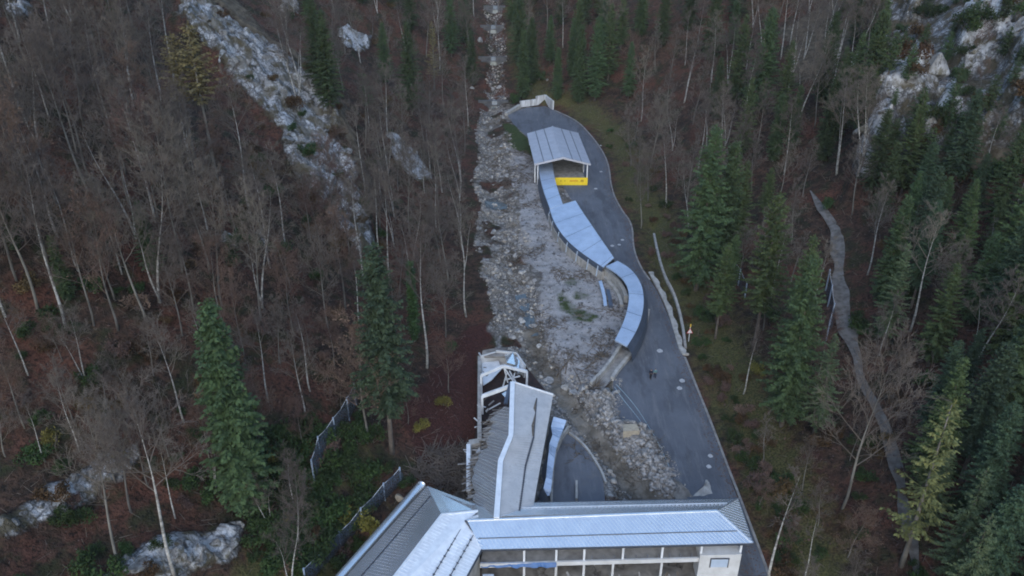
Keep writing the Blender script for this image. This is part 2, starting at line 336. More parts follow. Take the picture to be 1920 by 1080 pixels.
# ------------------------------------------------------------------ object helpers
def tag(o, label=None, cat=None, group=None, kind=None):
    for k, v in (('label', label), ('category', cat), ('group', group), ('kind', kind)):
        if v: o[k] = v
    return o
def wloc(o):
    p = o.location.copy()
    while o.parent: o = o.parent; p += o.location
    return p
def mesh(name, v, f, mat, parent=None, smooth=False):
    me = bpy.data.meshes.new(name); me.from_pydata([tuple(p) for p in v], [], f); me.update()
    if mat: me.materials.append(mat)
    if smooth: me.shade_smooth()
    o = bpy.data.objects.new(name, me); COL.objects.link(o)
    if parent: o.parent = parent; o.location = (0, 0, 0)
    if parent: # geometry is given in world space: bring it into the parent's frame
        me.transform(Matrix.Translation(-wloc(parent)))
    return o
def quadmesh(name, V, Q, mat, parent=None, smooth=False):          # numpy vertices, quads (or triangles)
    me = bpy.data.meshes.new(name); V = np.asarray(V, np.float32); Q = np.asarray(Q, np.int32); k = Q.shape[1]
    me.vertices.add(len(V)); me.vertices.foreach_set('co', V.ravel())
    me.loops.add(Q.size); me.loops.foreach_set('vertex_index', Q.ravel())
    me.polygons.add(len(Q)); me.polygons.foreach_set('loop_start', np.arange(0, Q.size, k, dtype=np.int32))
    me.update(calc_edges=True); me.validate()
    if smooth: me.shade_smooth()
    if mat: me.materials.append(mat)
    o = bpy.data.objects.new(name, me); COL.objects.link(o)
    if parent: o.parent = parent; me.transform(Matrix.Translation(-wloc(parent)))
    return o
def empty(name, loc, label=None, cat=None, group=None, rz=0):
    o = bpy.data.objects.new(name, None); COL.objects.link(o); o.location = loc; o.rotation_euler = (0, 0, rz)
    o.empty_display_size = .5
    return tag(o, label, cat, group)
class MB:
    def __init__(s): s.v = []; s.f = []
    def add(s, vs, fs):
        k = len(s.v); s.v += [Vector(p) for p in vs]; s.f += [tuple(i+k for i in f) for f in fs]; return s
    def prism(s, top, down):             # polygon given by its top face, extruded by a vector / height
        d = Vector((0, 0, -down)) if not hasattr(down, '__len__') else Vector(down)
        n = len(top); t = [Vector(p) for p in top]
        return s.add(t+[p+d for p in t], [tuple(range(n)), tuple(range(2*n-1, n-1, -1))]+[(i, i+n, (i+1) % n+n, (i+1) % n) for i in range(n)])
    def beam(s, a, b, w, h=None, up=(0, 0, 1)):
        a = Vector(a); b = Vector(b); h = h or w; d = (b-a).normalized(); u = Vector(up)
        if abs(d.dot(u)) > .98: u = Vector((0, 1, 0))
        x = d.cross(u).normalized()*w/2; y = x.cross(d).normalized()*h/2
        return s.add([a-x-y, a+x-y, a+x+y, a-x+y, b-x-y, b+x-y, b+x+y, b-x+y], [(3, 2, 1, 0), (4, 5, 6, 7), (0, 1, 5, 4), (1, 2, 6, 5), (2, 3, 7, 6), (3, 0, 4, 7)])
    def tube(s, pts, rad, k=6, cap=True):
        pts = [Vector(p) for p in pts]; m = len(pts); b0 = len(s.v)
        if not hasattr(rad, '__len__'): rad = [rad]*m
        for i, p in enumerate(pts):
            d = (pts[min(i+1, m-1)]-pts[max(i-1, 0)]).normalized()
            u = d.orthogonal().normalized() if abs(d.z) < .9 else (Vector((1, 0, 0))-d*d.x).normalized()
            w = d.cross(u)
            for j in range(k):
                an = 2*math.pi*j/k; s.v.append(p+(u*math.cos(an)+w*math.sin(an))*rad[i])
        for i in range(m-1):
            for j in range(k):
                a = b0+i*k+j; c = b0+i*k+(j+1) % k; s.f.append((a, c, c+k, a+k))
        if cap: s.f += [tuple(b0+j for j in range(k))[::-1], tuple(b0+(m-1)*k+j for j in range(k))]
        return s
    def strip(s, A, B, th=0.):           # ribbon between two polylines, optional thickness downwards
        n = len(A); k = len(s.v); A = [Vector(p) for p in A]; B = [Vector(p) for p in B]
        s.v += A+B; s.f += [(i+k, i+1+k, n+i+1+k, n+i+k) for i in range(n-1)]
        if th:
            d = Vector((0, 0, -th)); s.v += [p+d for p in A]+[p+d for p in B]
            for i in range(n-1):
                s.f += [(2*n+i+k, 3*n+i+k, 3*n+i+1+k, 2*n+i+1+k), (i+k, 2*n+i+k, 2*n+i+1+k, i+1+k), (n+i+k, n+i+1+k, 3*n+i+1+k, 3*n+i+k)]
            s.f += [(k, n+k, 3*n+k, 2*n+k), (n-1+k, 3*n-1+k, 4*n-1+k, 2*n-1+k)]
        return s
    def build(s, name, mat, parent=None, smooth=False): return mesh(name, s.v, s.f, mat, parent, smooth)
def vec3(p, dz=0): return Vector((p[0], p[1], p[2]+dz))
# ------------------------------------------------------------------ the setting
ny, nx = GX.shape
idx = np.arange(nx*ny).reshape(ny, nx)
Q = np.stack([idx[:-1, :-1].ravel(), idx[:-1, 1:].ravel(), idx[1:, 1:].ravel(), idx[1:, :-1].ravel()], 1)
ter = quadmesh('ground', np.stack([GX.ravel(), GY.ravel(), H.ravel()], 1), Q, GROUND, smooth=True)
tag(ter, kind='structure')
def setattr_(name, r, g, bb, al):
    A = ter.data.attributes.new(name, 'FLOAT_COLOR', 'POINT')
    A.data.foreach_set('color', np.stack([q.ravel() for q in (r, g, bb, al)], 1).astype(np.float32).ravel())
padm = np.clip(.5+sdist(pad_w, GX, GY), 0, 1)
rk_all = np.clip(np.maximum.reduce([rib*.84*(1-.5*ribtop), rockm, crag, cliff*.55]), 0, 1)
setattr_('cover', silt, (1-padm)*np.clip(np.maximum(debris, .75*np.clip((floor_in-1+wob*1.3)/2, 0, 1))*(1-.75*np.clip(fbm(GX/4.5, GY/7, 3, 95)*3-.8, 0, 1))*(1-.6*np.clip((GY-212)/18, 0, 1)), 0, 1), rk_all*(1-debris), np.maximum(grass, moss*.55))
setattr_('sand', np.maximum(bank*.62, mask([(1092,735),(1140,738),(1150,765),(1172,800),(1165,830),(1130,800),(1105,770)], 1, .5)), GX*0, GX*0, GX*0)
gully_mud = np.clip(1.2-gd/1.9+wob*.12, 0, 1)*np.clip((118-GY)/8, 0, 1)*np.clip(floor_in, 0, 1)
setattr_('growth', red, green, np.maximum.reduce([slide, cliff*.8, ribtop*.9]), gully_mud)
def flat(pw, dz, name, mat):
    bm = bmesh.new(); vs = [bm.verts.new((p[0], p[1], float(F(p[1]))+dz)) for p in pw]; bm.faces.new(vs)
    bmesh.ops.triangulate(bm, faces=bm.faces[:]); me = bpy.data.meshes.new(name); bm.normal_update()
    for f in bm.faces:
        if f.normal.z < 0: f.normal_flip()
    bm.to_mesh(me); bm.free(); me.materials.append(mat)
    o = bpy.data.objects.new(name, me); COL.objects.link(o); return tag(o, kind='structure')
flat(road_w, .02, 'road', M['asphalt'])
flat(pad_w, .02, 'asphalt_yard', M['asphalt'])
def drape(px, width, name, mat, dz=.12, k=5):
    w = [at(*p) for p in px]; P = []
    for i in range(len(w)-1):
        m_ = max(2, int((w[i+1]-w[i]).length/1.0))
        P += [w[i].lerp(w[i+1], j/m_) for j in range(m_)]
    P.append(w[-1])
    for _ in range(6): P = [P[0]]+[(P[i-1]+P[i]*2+P[i+1])/4 for i in range(1, len(P)-1)]+[P[-1]]
    V = []; 
    for i, p in enumerate(P):
        d = (P[min(i+1, len(P)-1)]-P[max(i-1, 0)]); s = Vector((d.y, -d.x, 0)).normalized()
        zc = float(hz(p.x, p.y))
        for j in range(k):
            q = p+s*width*((j/(k-1)-.5)*(1+.45*vnoise(i*.35, j))*min(1, (i+1.5)/9, (len(P)-i+.5)/9)+.18*vnoise(i*.16, 3))
            V.append((q.x, q.y, max(float(hz(q.x, q.y)), zc-.1)*.5+zc*.5+dz))
    f = [(i*k+j, i*k+j+1, (i+1)*k+j+1, (i+1)*k+j) for i in range(len(P)-1) for j in range(k-1)]
    return tag(mesh(name, V, f, mat, smooth=True), kind='structure')
drape([(1518,360),(1535,385),(1550,410),(1562,440),(1570,480),(1574,530),(1582,590),(1590,632),(1600,668),(1612,705)], 2.0, 'forest_path', M['gravel'], .3)

drape([(1596,652),(1606,690),(1625,740),(1655,810),(1680,880),(1695,950),(1710,1020),(1725,1110)], 1.4, 'forest_path', M['pathbrown'], .3)
m, t, b = newmat('cliff limestone'); n = NT(t); M['cliffrock'] = m
st = n.noise(1.0, 7, .72, stretch=(1, 1, .4)); c_ = n.ramp(st, (.34, .0), (.46, .6), (.62, 1))
rk = n.mix(c_, (.09, .085, .08), (.48, .475, .48)); rk = n.mix(n.ramp(n.noise(.45, 5, .7), (.42, .7), (.55, 0)), rk, (.15, .14, .125))
rk = n.mix(n.ramp(n.noise(3.5, 5, .75), (.36, .85), (.46, 0)), rk, (.045, .042, .04))
rk = n.mix(n.ramp(n.noise(.6, 5, .7), (.50, 0), (.60, .85)), rk, (.10, .085, .048))
n.l.new(rk, b.inputs['Base Color']); b.inputs['Roughness'].default_value = .95; b.inputs['Specular IOR Level'].default_value = .2
n.l.new(n.bump(st, 1., .5, n.bump(n.noise(4, 5, .7), .7, .15)), b.inputs['Normal'])
# ------------------------------------------------------------------ roofs
def plane_basis(P):
    nrm = Vector((0, 0, 0))
    for i in range(len(P)):
        a, b = P[i], P[(i+1) % len(P)]
        nrm += Vector(((a.y-b.y)*(a.z+b.z), (a.z-b.z)*(a.x+b.x), (a.x-b.x)*(a.y+b.y)))
    nrm.normalize(); return nrm if nrm.z > 0 else -nrm
def clipline(P, o, u, v, s):             # span (in v) of the polygon along the line at u = s
    q = [((p-o).dot(u), (p-o).dot(v)) for p in P]; h = []
    for i in range(len(q)):
        (a, b), (c, d) = q[i], q[(i+1) % len(q)]
        if (a > s) != (c > s): h.append(b+(s-a)/(c-a)*(d-b))
    return (min(h), max(h)) if len(h) >= 2 else None
def seamroof(name, P, mat, parent, eave=(0, 1), pitch=.42, th=.16, sh=.035, sw=.04, guards=(), gmat='gutter'):
    P = [Vector(p) for p in P]; nrm = plane_basis(P); o = P[eave[0]]
    u = (P[eave[1]]-o); u = (u-nrm*u.dot(nrm)).normalized(); v = nrm.cross(u).normalized()
    mb = MB(); mb.prism(P, -nrm*th)
    us = [(p-o).dot(u) for p in P]; s = min(us)+pitch/2
    zz = [(p-o).dot(nrm) for p in P]
    while s < max(us):
        r = clipline(P, o, u, v, s)
        if r and r[1]-r[0] > .2:
            mb.beam(o+u*s+v*(r[0]+.02)+nrm*(sh/2+.003+max(zz)*.0), o+u*s+v*(r[1]-.02)+nrm*(sh/2+.003), sw, sh, up=nrm)
        s += pitch
    r = mb.build(name, mat, parent)
    for fr in guards:                    # a snow guard: a toothed dark rail lying on the face
        g = MB(); hv = [(p-o).dot(v) for p in P]; t = min(hv)+(max(hv)-min(hv))*fr
        r2 = clipline(P, o, v, u, t)
        if r2:
            g.beam(o+v*t+u*(r2[0]+.3)+nrm*.10, o+v*t+u*(r2[1]-.3)+nrm*.10, .07, .10, up=nrm)
            q = r2[0]+.4
            while q < r2[1]-.4: g.beam(o+v*(t-.12)+u*q+nrm*.04, o+v*(t+.14)+u*q+nrm*.06, .10, .12, up=nrm); q += pitch*2
            g.build('snow_guard', M[gmat], r)
    return r
def facestrip(name, A, B, mat, parent, th=.16, pitch=.42, sh=.035):
    mb = MB(); n_ = len(A)
    A = [Vector(p) for p in A]; B = [Vector(p) for p in B]
    mb.strip(A, B, th)
    for i in range(n_-1):
        L = ((A[i+1]-A[i]).length+(B[i+1]-B[i]).length)/2; c_ = max(1, int(L/pitch))
        for j in range(c_):
            f = (j+.5)/c_; mb.beam(A[i].lerp(A[i+1], f)+Vector((0, 0, sh/2)), B[i].lerp(B[i+1], f)+Vector((0, 0, sh/2)), .06, sh)
    return mb.build(name, mat, parent)
# ---- the long main hall at the bottom of the picture
ZE, ZR = 2.5, 3.85
FL, FR_ = Pz(903, 1030, ZE), Pz(1412, 1018, ZE); BR = Pz(1384, 935, ZE); BL = Pz(1000, 943, ZE)
RL, RR = Pz(876, 976, ZR), Pz(1345, 958, ZR); RM = Pz(935, 968, ZR)
hall = empty('main_hall', (10, 61, -3.5), 'long hall with a hipped pale blue metal roof above an open muddy undercroft', 'building')
facestrip('roof', [FL.lerp(FR_, i/8) for i in range(9)], [RL.lerp(RR, i/8) for i in range(9)], M['roof'], hall)
g_ = MB(); a_, c_ = FL.lerp(RL, .36)+Vector((.2, 0, .1)), FR_.lerp(RR, .36)+Vector((-.3, 0, .1)); g_.beam(a_+Vector((0, 0, -.03)), c_+Vector((0, 0, -.03)), .05, .07)
for i in range(0): g_.beam(a_.lerp(c_, (i+.3)/46)+Vector((0, -.13, -.06)), a_.lerp(c_, (i+.3)/46)+Vector((0, .12, .0)), .10, .12)
g_.build('snow_guard', M['gutter'], hall)
facestrip('roof_back_slope', [BR.lerp(BL, i/6) for i in range(7)], [RR.lerp(RM, i/6) for i in range(7)], M['roof'], hall)
MB().beam(BR.lerp(RR, .42)+Vector((-.3, 0, .1)), BL.lerp(RM, .42)+Vector((.2, 0, .1)), .07, .09).build('snow_guard', M['steel'], hall)
seamroof('roof_hip', [FR_, BR, RR], M['roof'], hall, (0, 1), guards=())
mb = MB()
mb.beam(RL+Vector((0, 0, .05)), RR+Vector((0, 0, .05)), .22, .10); mb.beam(RR+Vector((0, 0, .05)), FR_+Vector((0, 0, .05)), .16, .08); mb.beam(RR+Vector((0, 0, .05)), BR+Vector((0, 0, .05)), .16, .08)
mb.build('ridge_cap', M['roof'], hall)
mb = MB(); e = Vector((0, 0, -.10))
mb.beam(FL+e+Vector((0, -.09, 0)), FR_+e+Vector((0, -.09, 0)), .16, .14); mb.beam(BR+e+Vector((.02, .09, 0)), BL+e+Vector((0, .09, 0)), .16, .14); mb.beam(FR_+e+Vector((.09, 0, 0)), BR+e+Vector((.09, 0, 0)), .16, .14)
mb.build('gutter', M['gutter'], hall)
def yfront(px): return Pz(px, 1022, ZE).y+.35
DZ0 = .15                                 # top of the gallery deck
def front(px, z):                         # a point on the hall's front plane
    f = (px-903)/(1412-903); p = FL.lerp(FR_, f); Y = p.y+.35
    d = ray(px, 1030); return Vector((d[0]*Y/d[1], Y, z))
def fx(px, z=DZ0):                        # same, at the place where the pixel column meets it low down
    Y = front(px, z).y; k = (z-CAMZ)/Y
    v = (k*CP+SP)/(k*SP-CP)               # row of that height
    u = (px-960)/FPX; return Vector((u*Y/(CP-v*SP), Y, z))
POSTS = [982.6, 1042.5, 1094.6, 1167, 1240, 1312.6, 1386]
for i, q in enumerate(POSTS):
    p = fx(q); MB().beam((p.x, p.y, DZ0+.01), (p.x, p.y, ZE-.10), .22).build('gallery_post', M['steel'], hall)
L0, L1 = fx(900), fx(1387)
deck = MB().prism([(L0.x, L0.y-.12, DZ0), (L1.x+.1, L1.y-.12, DZ0), (L1.x+.1, BR.y-.3, DZ0), (BL.x-5, BL.y-.3, DZ0)], .30)
deck.build('gallery_deck', M['concdark'], hall)
mb = MB(); mb.prism([(L0.x, L0.y-.34, DZ0+.12), (fx(1312).x, L1.y-.34, DZ0+.12), (fx(1312).x, L1.y-.125, DZ0+.12), (L0.x, L0.y-.125, DZ0+.12)], .55)
mb.build('deck_edge_beam', M['room'], hall)
mb = MB(); mb.prism([(BL.x-5, BL.y-.5, ZE-.3), (BR.x-.3, BR.y-.5, ZE-.3), (BR.x-.3, BR.y-.25, ZE-.3), (BL.x-5, BL.y-.25, ZE-.3)], ZE+3.5)
mb.build('rear_wall', M['conc'], hall)
# gallery railing stubs and back parapet
for q in np.linspace(1110, 1380, 14):
    p = fx(q, DZ0); MB().beam((p.x, p.y-.05, DZ0+.122), (p.x, p.y+.22, DZ0+.122+.28), .10).build('railing_foot', M['gutter'], hall)
p0, p1 = fx(1045), fx(1380)
MB().beam((p0.x, p0.y+1.6, DZ0+.5), (p1.x, p1.y+1.6, DZ0+.5), .12, .95).build('inner_parapet', M['conc'], hall)
for q in (982.6, 1042.5, 1094.6, 1149, 1240):
    p = fx(q, -.6); MB().beam((p.x, p.y-.12, -3.7), (p.x, p.y-.12, -.32), .24).build('undercroft_post', M['room'], hall)
# pale room at the right end, with its door panel
a, c = fx(1309, -.3), fx(1385, -.3)
rm = MB().prism([(a.x, a.y-.40, DZ0+.75), (c.x+.05, c.y-.40, DZ0+.75), (c.x+.05, c.y+1.3, DZ0+.75), (a.x, c.y+1.3, DZ0+.75)], 3.6).build('end_room', M['room'], hall)
d0, d1 = fx(1330, -.8), fx(1361, -.8); Yd = a.y-.40
dr_ = MB().beam((d0.x, Yd-.02, -.25), (d1.x, Yd-.02, -.25), .06, 1.2).build('roller_shutter', M['pane'], rm)
mb = MB(); mb.beam((d0.x-.06, Yd-.03, -.9), (d0.x-.06, Yd-.03, .42), .10, .10, up=(0, 1, 0)); mb.beam((d1.x+.06, Yd-.03, -.9), (d1.x+.06, Yd-.03, .42), .10, .10, up=(0, 1, 0)); mb.beam((d0.x-.12, Yd-.03, .42), (d1.x+.12, Yd-.03, .42), .10)
mb.build('shutter_frame', M['gutter'], rm)
# blue tarp strip along the deck edge, metal door frame below it
a, c = fx(901, .1), fx(1043, .1); mb = MB(); A = []; B = []
for i in range(24):
    x = a.x+(c.x-a.x)*i/23; y = a.y-.36; A.append((x, y+.26, DZ0+.15+.02*math.sin(i*2.1))); B.append((x, y-.03+.02*math.sin(i), DZ0-.22-.10*math.sin(i*1.3)-.06*(i % 3)))
mb.strip(A, B, .03); tag(mb.build('tarpaulin', M['blue']), 'torn blue plastic strip draped along the deck edge under the long roof', 'tarpaulin')
a, c = fx(907, -2), fx(925, -2); y = a.y-.75; t_ = empty('door_frame', (a.x, y, -3.6), 'light metal frame round a dark opening below the blue strip', 'door frame')
MB().beam((a.x, y, -3.6), (a.x, y, -1.0), .16).build('jamb', M['pane'], t_); MB().beam((c.x, y, -3.6), (c.x, y, -1.0), .16).build('jamb', M['pane'], t_)
MB().beam((a.x-.08, y, -.92), (c.x+.08, y, -.92), .16).build('lintel', M['pane'], t_)
MB().beam((a.x+.09, y+.1, -2.35), (c.x-.09, y+.1, -2.35), .05, 2.5).build('shade_panel', M['dark'], t_)  # thin dark sheet painted as the shade inside the doorway
# mud, planks and rubble washed into the undercroft
mb = MB(); A = [fx(895+i*26, -3.3) for i in range(20)]
V = []; k = 12
for i in range(60):
    for j in range(k):
        x = L0.x+(L1.x-L0.x-2.6)*i/59; y = 54+j*1.05; V.append((x, y, -3.45+.5*float(fbm(x/1.6, y/1.6, 3, 5))+.25*max(0, math.sin(i*.35))))
tag(mesh('silt', V, [(i*k+j, i*k+k+j, i*k+k+j+1, i*k+j+1) for i in range(59) for j in range(k-1)], M['mud'], smooth=True), kind='structure')
for i in range(16):
    q = 930+i*23+random.uniform(-8, 8); p = fx(q, -3); l = random.uniform(.8, 1.9); an = random.uniform(-.8, .8)
    mb = MB(); z0 = -2.95+random.uniform(0, .2); y = p.y-random.uniform(.3, 1.0)
    mb.beam((p.x, y, z0), (p.x+l*math.sin(an), y+random.uniform(.2, 1), z0+l*math.cos(an)*.7), random.uniform(.1, .28), .08)
    o = mb.build('plank', M['wood'] if i % 2 else M['concdark'])
    tag(o, 'broken plank stuck in the mud under the long roofed hall', 'plank', 'planks washed into the undercroft')
MB().prism([Pz(892, 947, 2.75), Pz(876, 976, 3.80), Pz(935, 968, 3.80), Pz(931, 958, 3.6)], .12).build('roof_valley', M['roof'], hall)
# ---- left wing, inner slope whiter: its brighter light is put into the colour
lw = empty('side_wing', (-12, 52, -3.5), 'lower left wing with a bright inner roof slope and a grey outer slope', 'building')
rA, rB = Pz(828, 965, ZR), Pz(640, 1210, ZR); rC = Pz(896, 958, ZR-.15)
eI0, eI1 = Pz(905, 1024, ZE), Pz(800, 1215, ZE); vl = Pz(872, 977, ZR-.2)
seamroof('roof', [eI1, eI0, vl, rC, rA, rB], M['ridge'], lw, (0, 1), guards=(.42, .2))
eO0, eO1 = Pz(801, 911, ZE), Pz(530, 1215, ZE)
seamroof('roof_outer_slope', [eO0, eO1, rB, rA], M['roof'], lw, (0, 1), guards=(.3,))
hE = Pz(891, 945, ZE)
seamroof('roof_end_slope', [hE, eO0, rA, rC], M['roof'], lw, (0, 1), guards=(.3,))
mb = MB(); e = Vector((0, 0, .05)); mb.beam(rA+e, rB+e, .2, .1); mb.beam(rA+e, rC+e, .2, .1); mb.build('ridge_cap', M['ridge'], lw)
mb = MB(); mb.beam(eI0+Vector((.1, 0, -.1)), eI1+Vector((.1, 0, -.1)), .16, .14); mb.beam(eI0+Vector((0, 0, .12)), vl+Vector((0, 0, .10)), .14, .12); mb.build('gutter', M['gutter'], lw)
def wallbelow(a, b, z0, ins, mat, parent, name='wall', th=.2):
    d = (b-a).normalized(); nn = Vector((-d.y, d.x, 0))*ins
    a, b = a+nn, b+nn; mb = MB(); mb.beam((a.x, a.y, (a.z-.22+z0)/2), (b.x, b.y, (b.z-.22+z0)/2), th, a.z-.22-z0); return mb.build(name, mat, parent)
wallbelow(eI0, eI1, -4, -.5, M['conc'], lw); wallbelow(eO0, eO1, -1, .5, M['concdark'], lw); wallbelow(hE, eO0, -1, .5, M['concdark'], lw)
# the covered run alongside it: a long half round silver cover
tr = empty('covered_run', Pz(790, 912, 1.0), 'straight silver half round track cover along the outer eave of the left wing', 'track cover')
A, Bp = Pz(791, 908, 1.6), Pz(548, 1185, 1.6); d = (Bp-A).normalized(); s = Vector((d.y, -d.x, 0)); s = s if s.x < 0 else -s
V = []; f = []; kk = 7
for i in range(30):
    p = A.lerp(Bp, i/29)
    for j in range(kk):
        an = math.pi*j/(kk-1); V.append(p+s*math.cos(an)*.55+Vector((0, 0, math.sin(an)*.45)))
f = [(i*kk+j, i*kk+j+1, (i+1)*kk+j+1, (i+1)*kk+j) for i in range(29) for j in range(kk-1)]+[tuple(range(kk)), tuple(29*kk+j for j in range(kk))[::-1]]
mesh('cover', V, f, M['roof'], tr, True)
MB().beam(A+Vector((0, 0, -1.1)), Bp+Vector((0, 0, -1.1)), 1.2, 2.1).build('trough', M['concdark'], tr)
MB().beam(A-s*.75+Vector((0, 0, -.25)), Bp-s*.75+Vector((0, 0, -.25)), .18, .25).build('edge_rail', M['wood'], tr)
# ---- the torn middle wing
mw = empty('torn_wing', (-4, 76, -2), 'half collapsed hall with a buckled roof, torn open on its left side', 'building')
ridge = [Pz(931, 972, 3.97), Pz(938.5, 865, 4.4), Pz(958, 818, 4.6), Pz(961, 717, 5.0)]
east = [Pz(1000, 949, 2.78), Pz(1012, 880, 3.1), Pz(1023, 820, 3.3), Pz(1037, 741, 3.7)]
rr = facestrip('roof', ridge, east, M['roofdull'], mw)  # right slope duller, warmer and less metallic than the torn left one
g = [ridge[i].lerp(east[i], f)+Vector((0, 0, .12)) for i, f in ((0, .62), (1, .64), (2, .66), (3, .62))]
g[3] = g[2].lerp(g[3], .8); mb = MB()
for i in range(3): mb.beam(g[i], g[i+1], .10, .12)
for i in range(40):
    q = g[0].lerp(g[1], i/20) if i < 20 else g[1].lerp(g[2], (i-20)/20); mb.beam(q-Vector((.12, 0, 0)), q+Vector((.1, 0, -.02)), .12, .12)
mb.build('snow_guard', M['gutter'], rr)
mb = MB(); A = []; B = []                                            # brown litter piled against the rail
for i in range(9):
    q = g[2].lerp(g[3], i/8); w_ = .42*math.sin(math.pi*min(1, .1+i/9)); A.append(q+Vector((-.06-w_, 0, .07))); B.append(q+Vector((-.05, 0, .02)))
mb.strip(A, B, .05); tag(mb.build('leaf_litter', M['wood']), 'strip of dark leaves caught behind the rail of the buckled roof', 'leaf litter')
westpx0 = [(890, 950), (886, 936), (890, 886), (898, 859), (913, 841), (916, 818), (921, 806), (924, 782), (946, 762)]
rg = [ridge[0], ridge[0].lerp(ridge[1], .12), ridge[0].lerp(ridge[1], .5), ridge[0].lerp(ridge[1], .85), ridge[1].lerp(ridge[2], .3), ridge[1].lerp(ridge[2], .75), ridge[2], ridge[2].lerp(ridge[3], .28), ridge[2].lerp(ridge[3], .5)]
wz = [2.3, 2.4, 2.6, 2.7, 2.9, 3.0, 3.1, 3.2, 4.0]
def jag(P, n_, a_):
    o = []
    for i in range(len(P)-1):
        for j in range(n_): o.append(P[i].lerp(P[i+1], j/n_)+(Vector((random.uniform(-a_, a_), random.uniform(-.1, .1), 0)) if j else Vector()))
    return o+[P[-1]]
west = jag([Pz(x, y, z) for (x, y), z in zip(westpx0, wz)], 4, .38)
rg = [rg[i//4].lerp(rg[min(i//4+1, len(rg)-1)], (i % 4)/4) for i in range(len(west))]
facestrip('torn_roof_slope', west, rg, M['roof'], mw, sh=.08)
mb = MB()
for i in range(3): mb.beam(ridge[i]+Vector((0, 0, .10)), ridge[i+1]+Vector((0, 0, .10)), .62, .14)
mb.build('ridge_cap', M['ridge'], mw)
cap = MB()
cap.beam(ridge[3]+Vector((0, .05, -.06)), east[3]+Vector((0, .05, -.06)), .12, .5); cap.build('gable_board', M['steel'], mw)
# torn edge: splintered battens sticking out
mb = MB()
for i in range(len(west)-1):
    for j in range(5):
        p = west[i].lerp(west[i+1], random.random())+Vector((0, 0, -.2)); l = random.uniform(.3, 1.4)
        MB().beam(p, p+Vector((-l, random.uniform(-.4, .4), random.uniform(-.6, -.1))), random.uniform(.06, .16), .05).build('splintered_batten', M['wood'] if j % 2 else M['concdark'], mw)
# right hand wall under the roof, floor inside
fl = [Pz(880, 950, -1.0), Pz(1000, 945, -1.0), Pz(1034, 745, -.2), Pz(985, 690, 0), Pz(900, 690, 0)]
MB().prism([Vector((p.x, p.y, float(F(p.y))+.25)) for p in fl], .6).build('floor_slab', M['redfloor'], mw)
mb = MB()
for i in range(3):
    a, c = east[i]+Vector((-.5, 0, -.2)), east[i+1]+Vector((-.5, -.3, -.2)); za, zb = float(F(a.y)), float(F(c.y))
    mb.add([a, c, (c.x, c.y, zb), (a.x, a.y, za), a+Vector((-.2, 0, 0)), c+Vector((-.2, 0, 0)), (c.x-.2, c.y, zb), (a.x-.2, a.y, za)], [(0, 1, 2, 3), (7, 6, 5, 4), (0, 4, 5, 1), (1, 5, 6, 2), (3, 7, 4, 0)])
mb.build('wall', M['concdark'], mw)
# left retaining wall: stepped, white topped
wl = [(899, 667, 2.0), (899, 826, 1.6), (880, 829, 1.6), (880, 921, 1.4)]
wp = [Pz(*q) for q in wl]; mb = MB(); top = MB()
for i in range(3):
    a, c = wp[i], wp[i+1]; w_ = .42 if i != 1 else .8
    mb.beam((a.x, a.y, a.z-2.3), (c.x, c.y, c.z-2.3), w_, 4.3); top.beam((a.x, a.y, a.z-.07), (c.x, c.y, c.z-.07), w_+.12, .16)
mb.build('left_wall', M['conc'], mw)
top.build('wall_coping', M['concdark' if False else 'conc'], mw)
a, c = wp[2]+Vector((-.1, -.6, .04)), wp[3]+Vector((-.1, 0, .04)); MB().beam(a, c, .5, .3).build('white_coping', M['steel'], mw)
# bare portal frames at the torn end
def portal(px, zt, name):
    P_ = [Pz(x, y, z) for (x, y), z in zip(px, zt)]; mb = MB()
    for i in range(len(P_)-1): mb.beam(P_[i], P_[i+1], .32, .42)
    for p in (P_[0], P_[-1]): mb.beam((p.x, p.y, p.z), (p.x, p.y, float(F(p.y))), .30)
    mb.build(name, M['steel'], mw)
portal([(902, 704), (944, 686), (988, 697)], [3.2, 4.4, 3.4], 'portal_frame')
P_ = [Pz(904, 743, 3.0), Pz(957, 724, 4.6)]; mb = MB(); mb.beam(*P_, .35, .5); mb.beam(P_[0], (P_[0].x, P_[0].y, 0), .3); mb.build('portal_frame', M['steel'], mw)
MB().beam(ridge[3]+Vector((-.25, .1, -.1)), Pz(948, 757, 4.1), .5, .3).build('broken_rafter', M['coverdark'], mw)
mb = MB()                                                             # tangle of bent struts
tg = [(944, 686, 4.2, 952, 717, 1.2), (946, 690, 4.0, 962, 714, 2.0), (950, 700, 3, 943, 725, .8), (955, 695, 3.2, 970, 722, 1), (948, 712, 1.6, 975, 705, 2.3), (965, 700, 2.6, 958, 728, .6)]
for x0, y0, z0, x1, y1, z1 in tg: mb.beam(Pz(x0, y0, z0), Pz(x1, y1, z1), .16)
mb.build('bent_strut', M['steel'], mw)
# end cabin walls: pale panels behind the frame
gz = float(F(102))
a, b_, c, d = Pz(902, 670, 2.2), Pz(930, 660, 2.6), Pz(968, 664, 2.6), Pz(984, 690, 2.0)
mb = MB()
for p, q in ((a, b_), (b_, c), (c, d)):
    mb.beam((p.x, p.y, (p.z+gz)/2), (q.x, q.y, (q.z+gz)/2), .18, p.z-gz+.6)
mb.build('end_wall', M['room'], mw)
mb = MB(); mb.prism([Pz(903, 668, 2.3), Pz(905, 657, 2.5), Pz(925, 653, 2.6), Pz(968, 660, 2.6), Pz(968, 668, 2.5), Pz(930, 668, 2.5)], .3); mb.build('end_slab', M['mud'], mw)
mb = MB(); mb.prism([Pz(903, 700, .9), Pz(903, 680, 1.2), Pz(935, 676, 1.4), Pz(940, 692, 1.1), Pz(922, 712, .9), Pz(906, 722, .8)], .12); mb.build('buckled_ceiling_panel', M['steel'], mw)
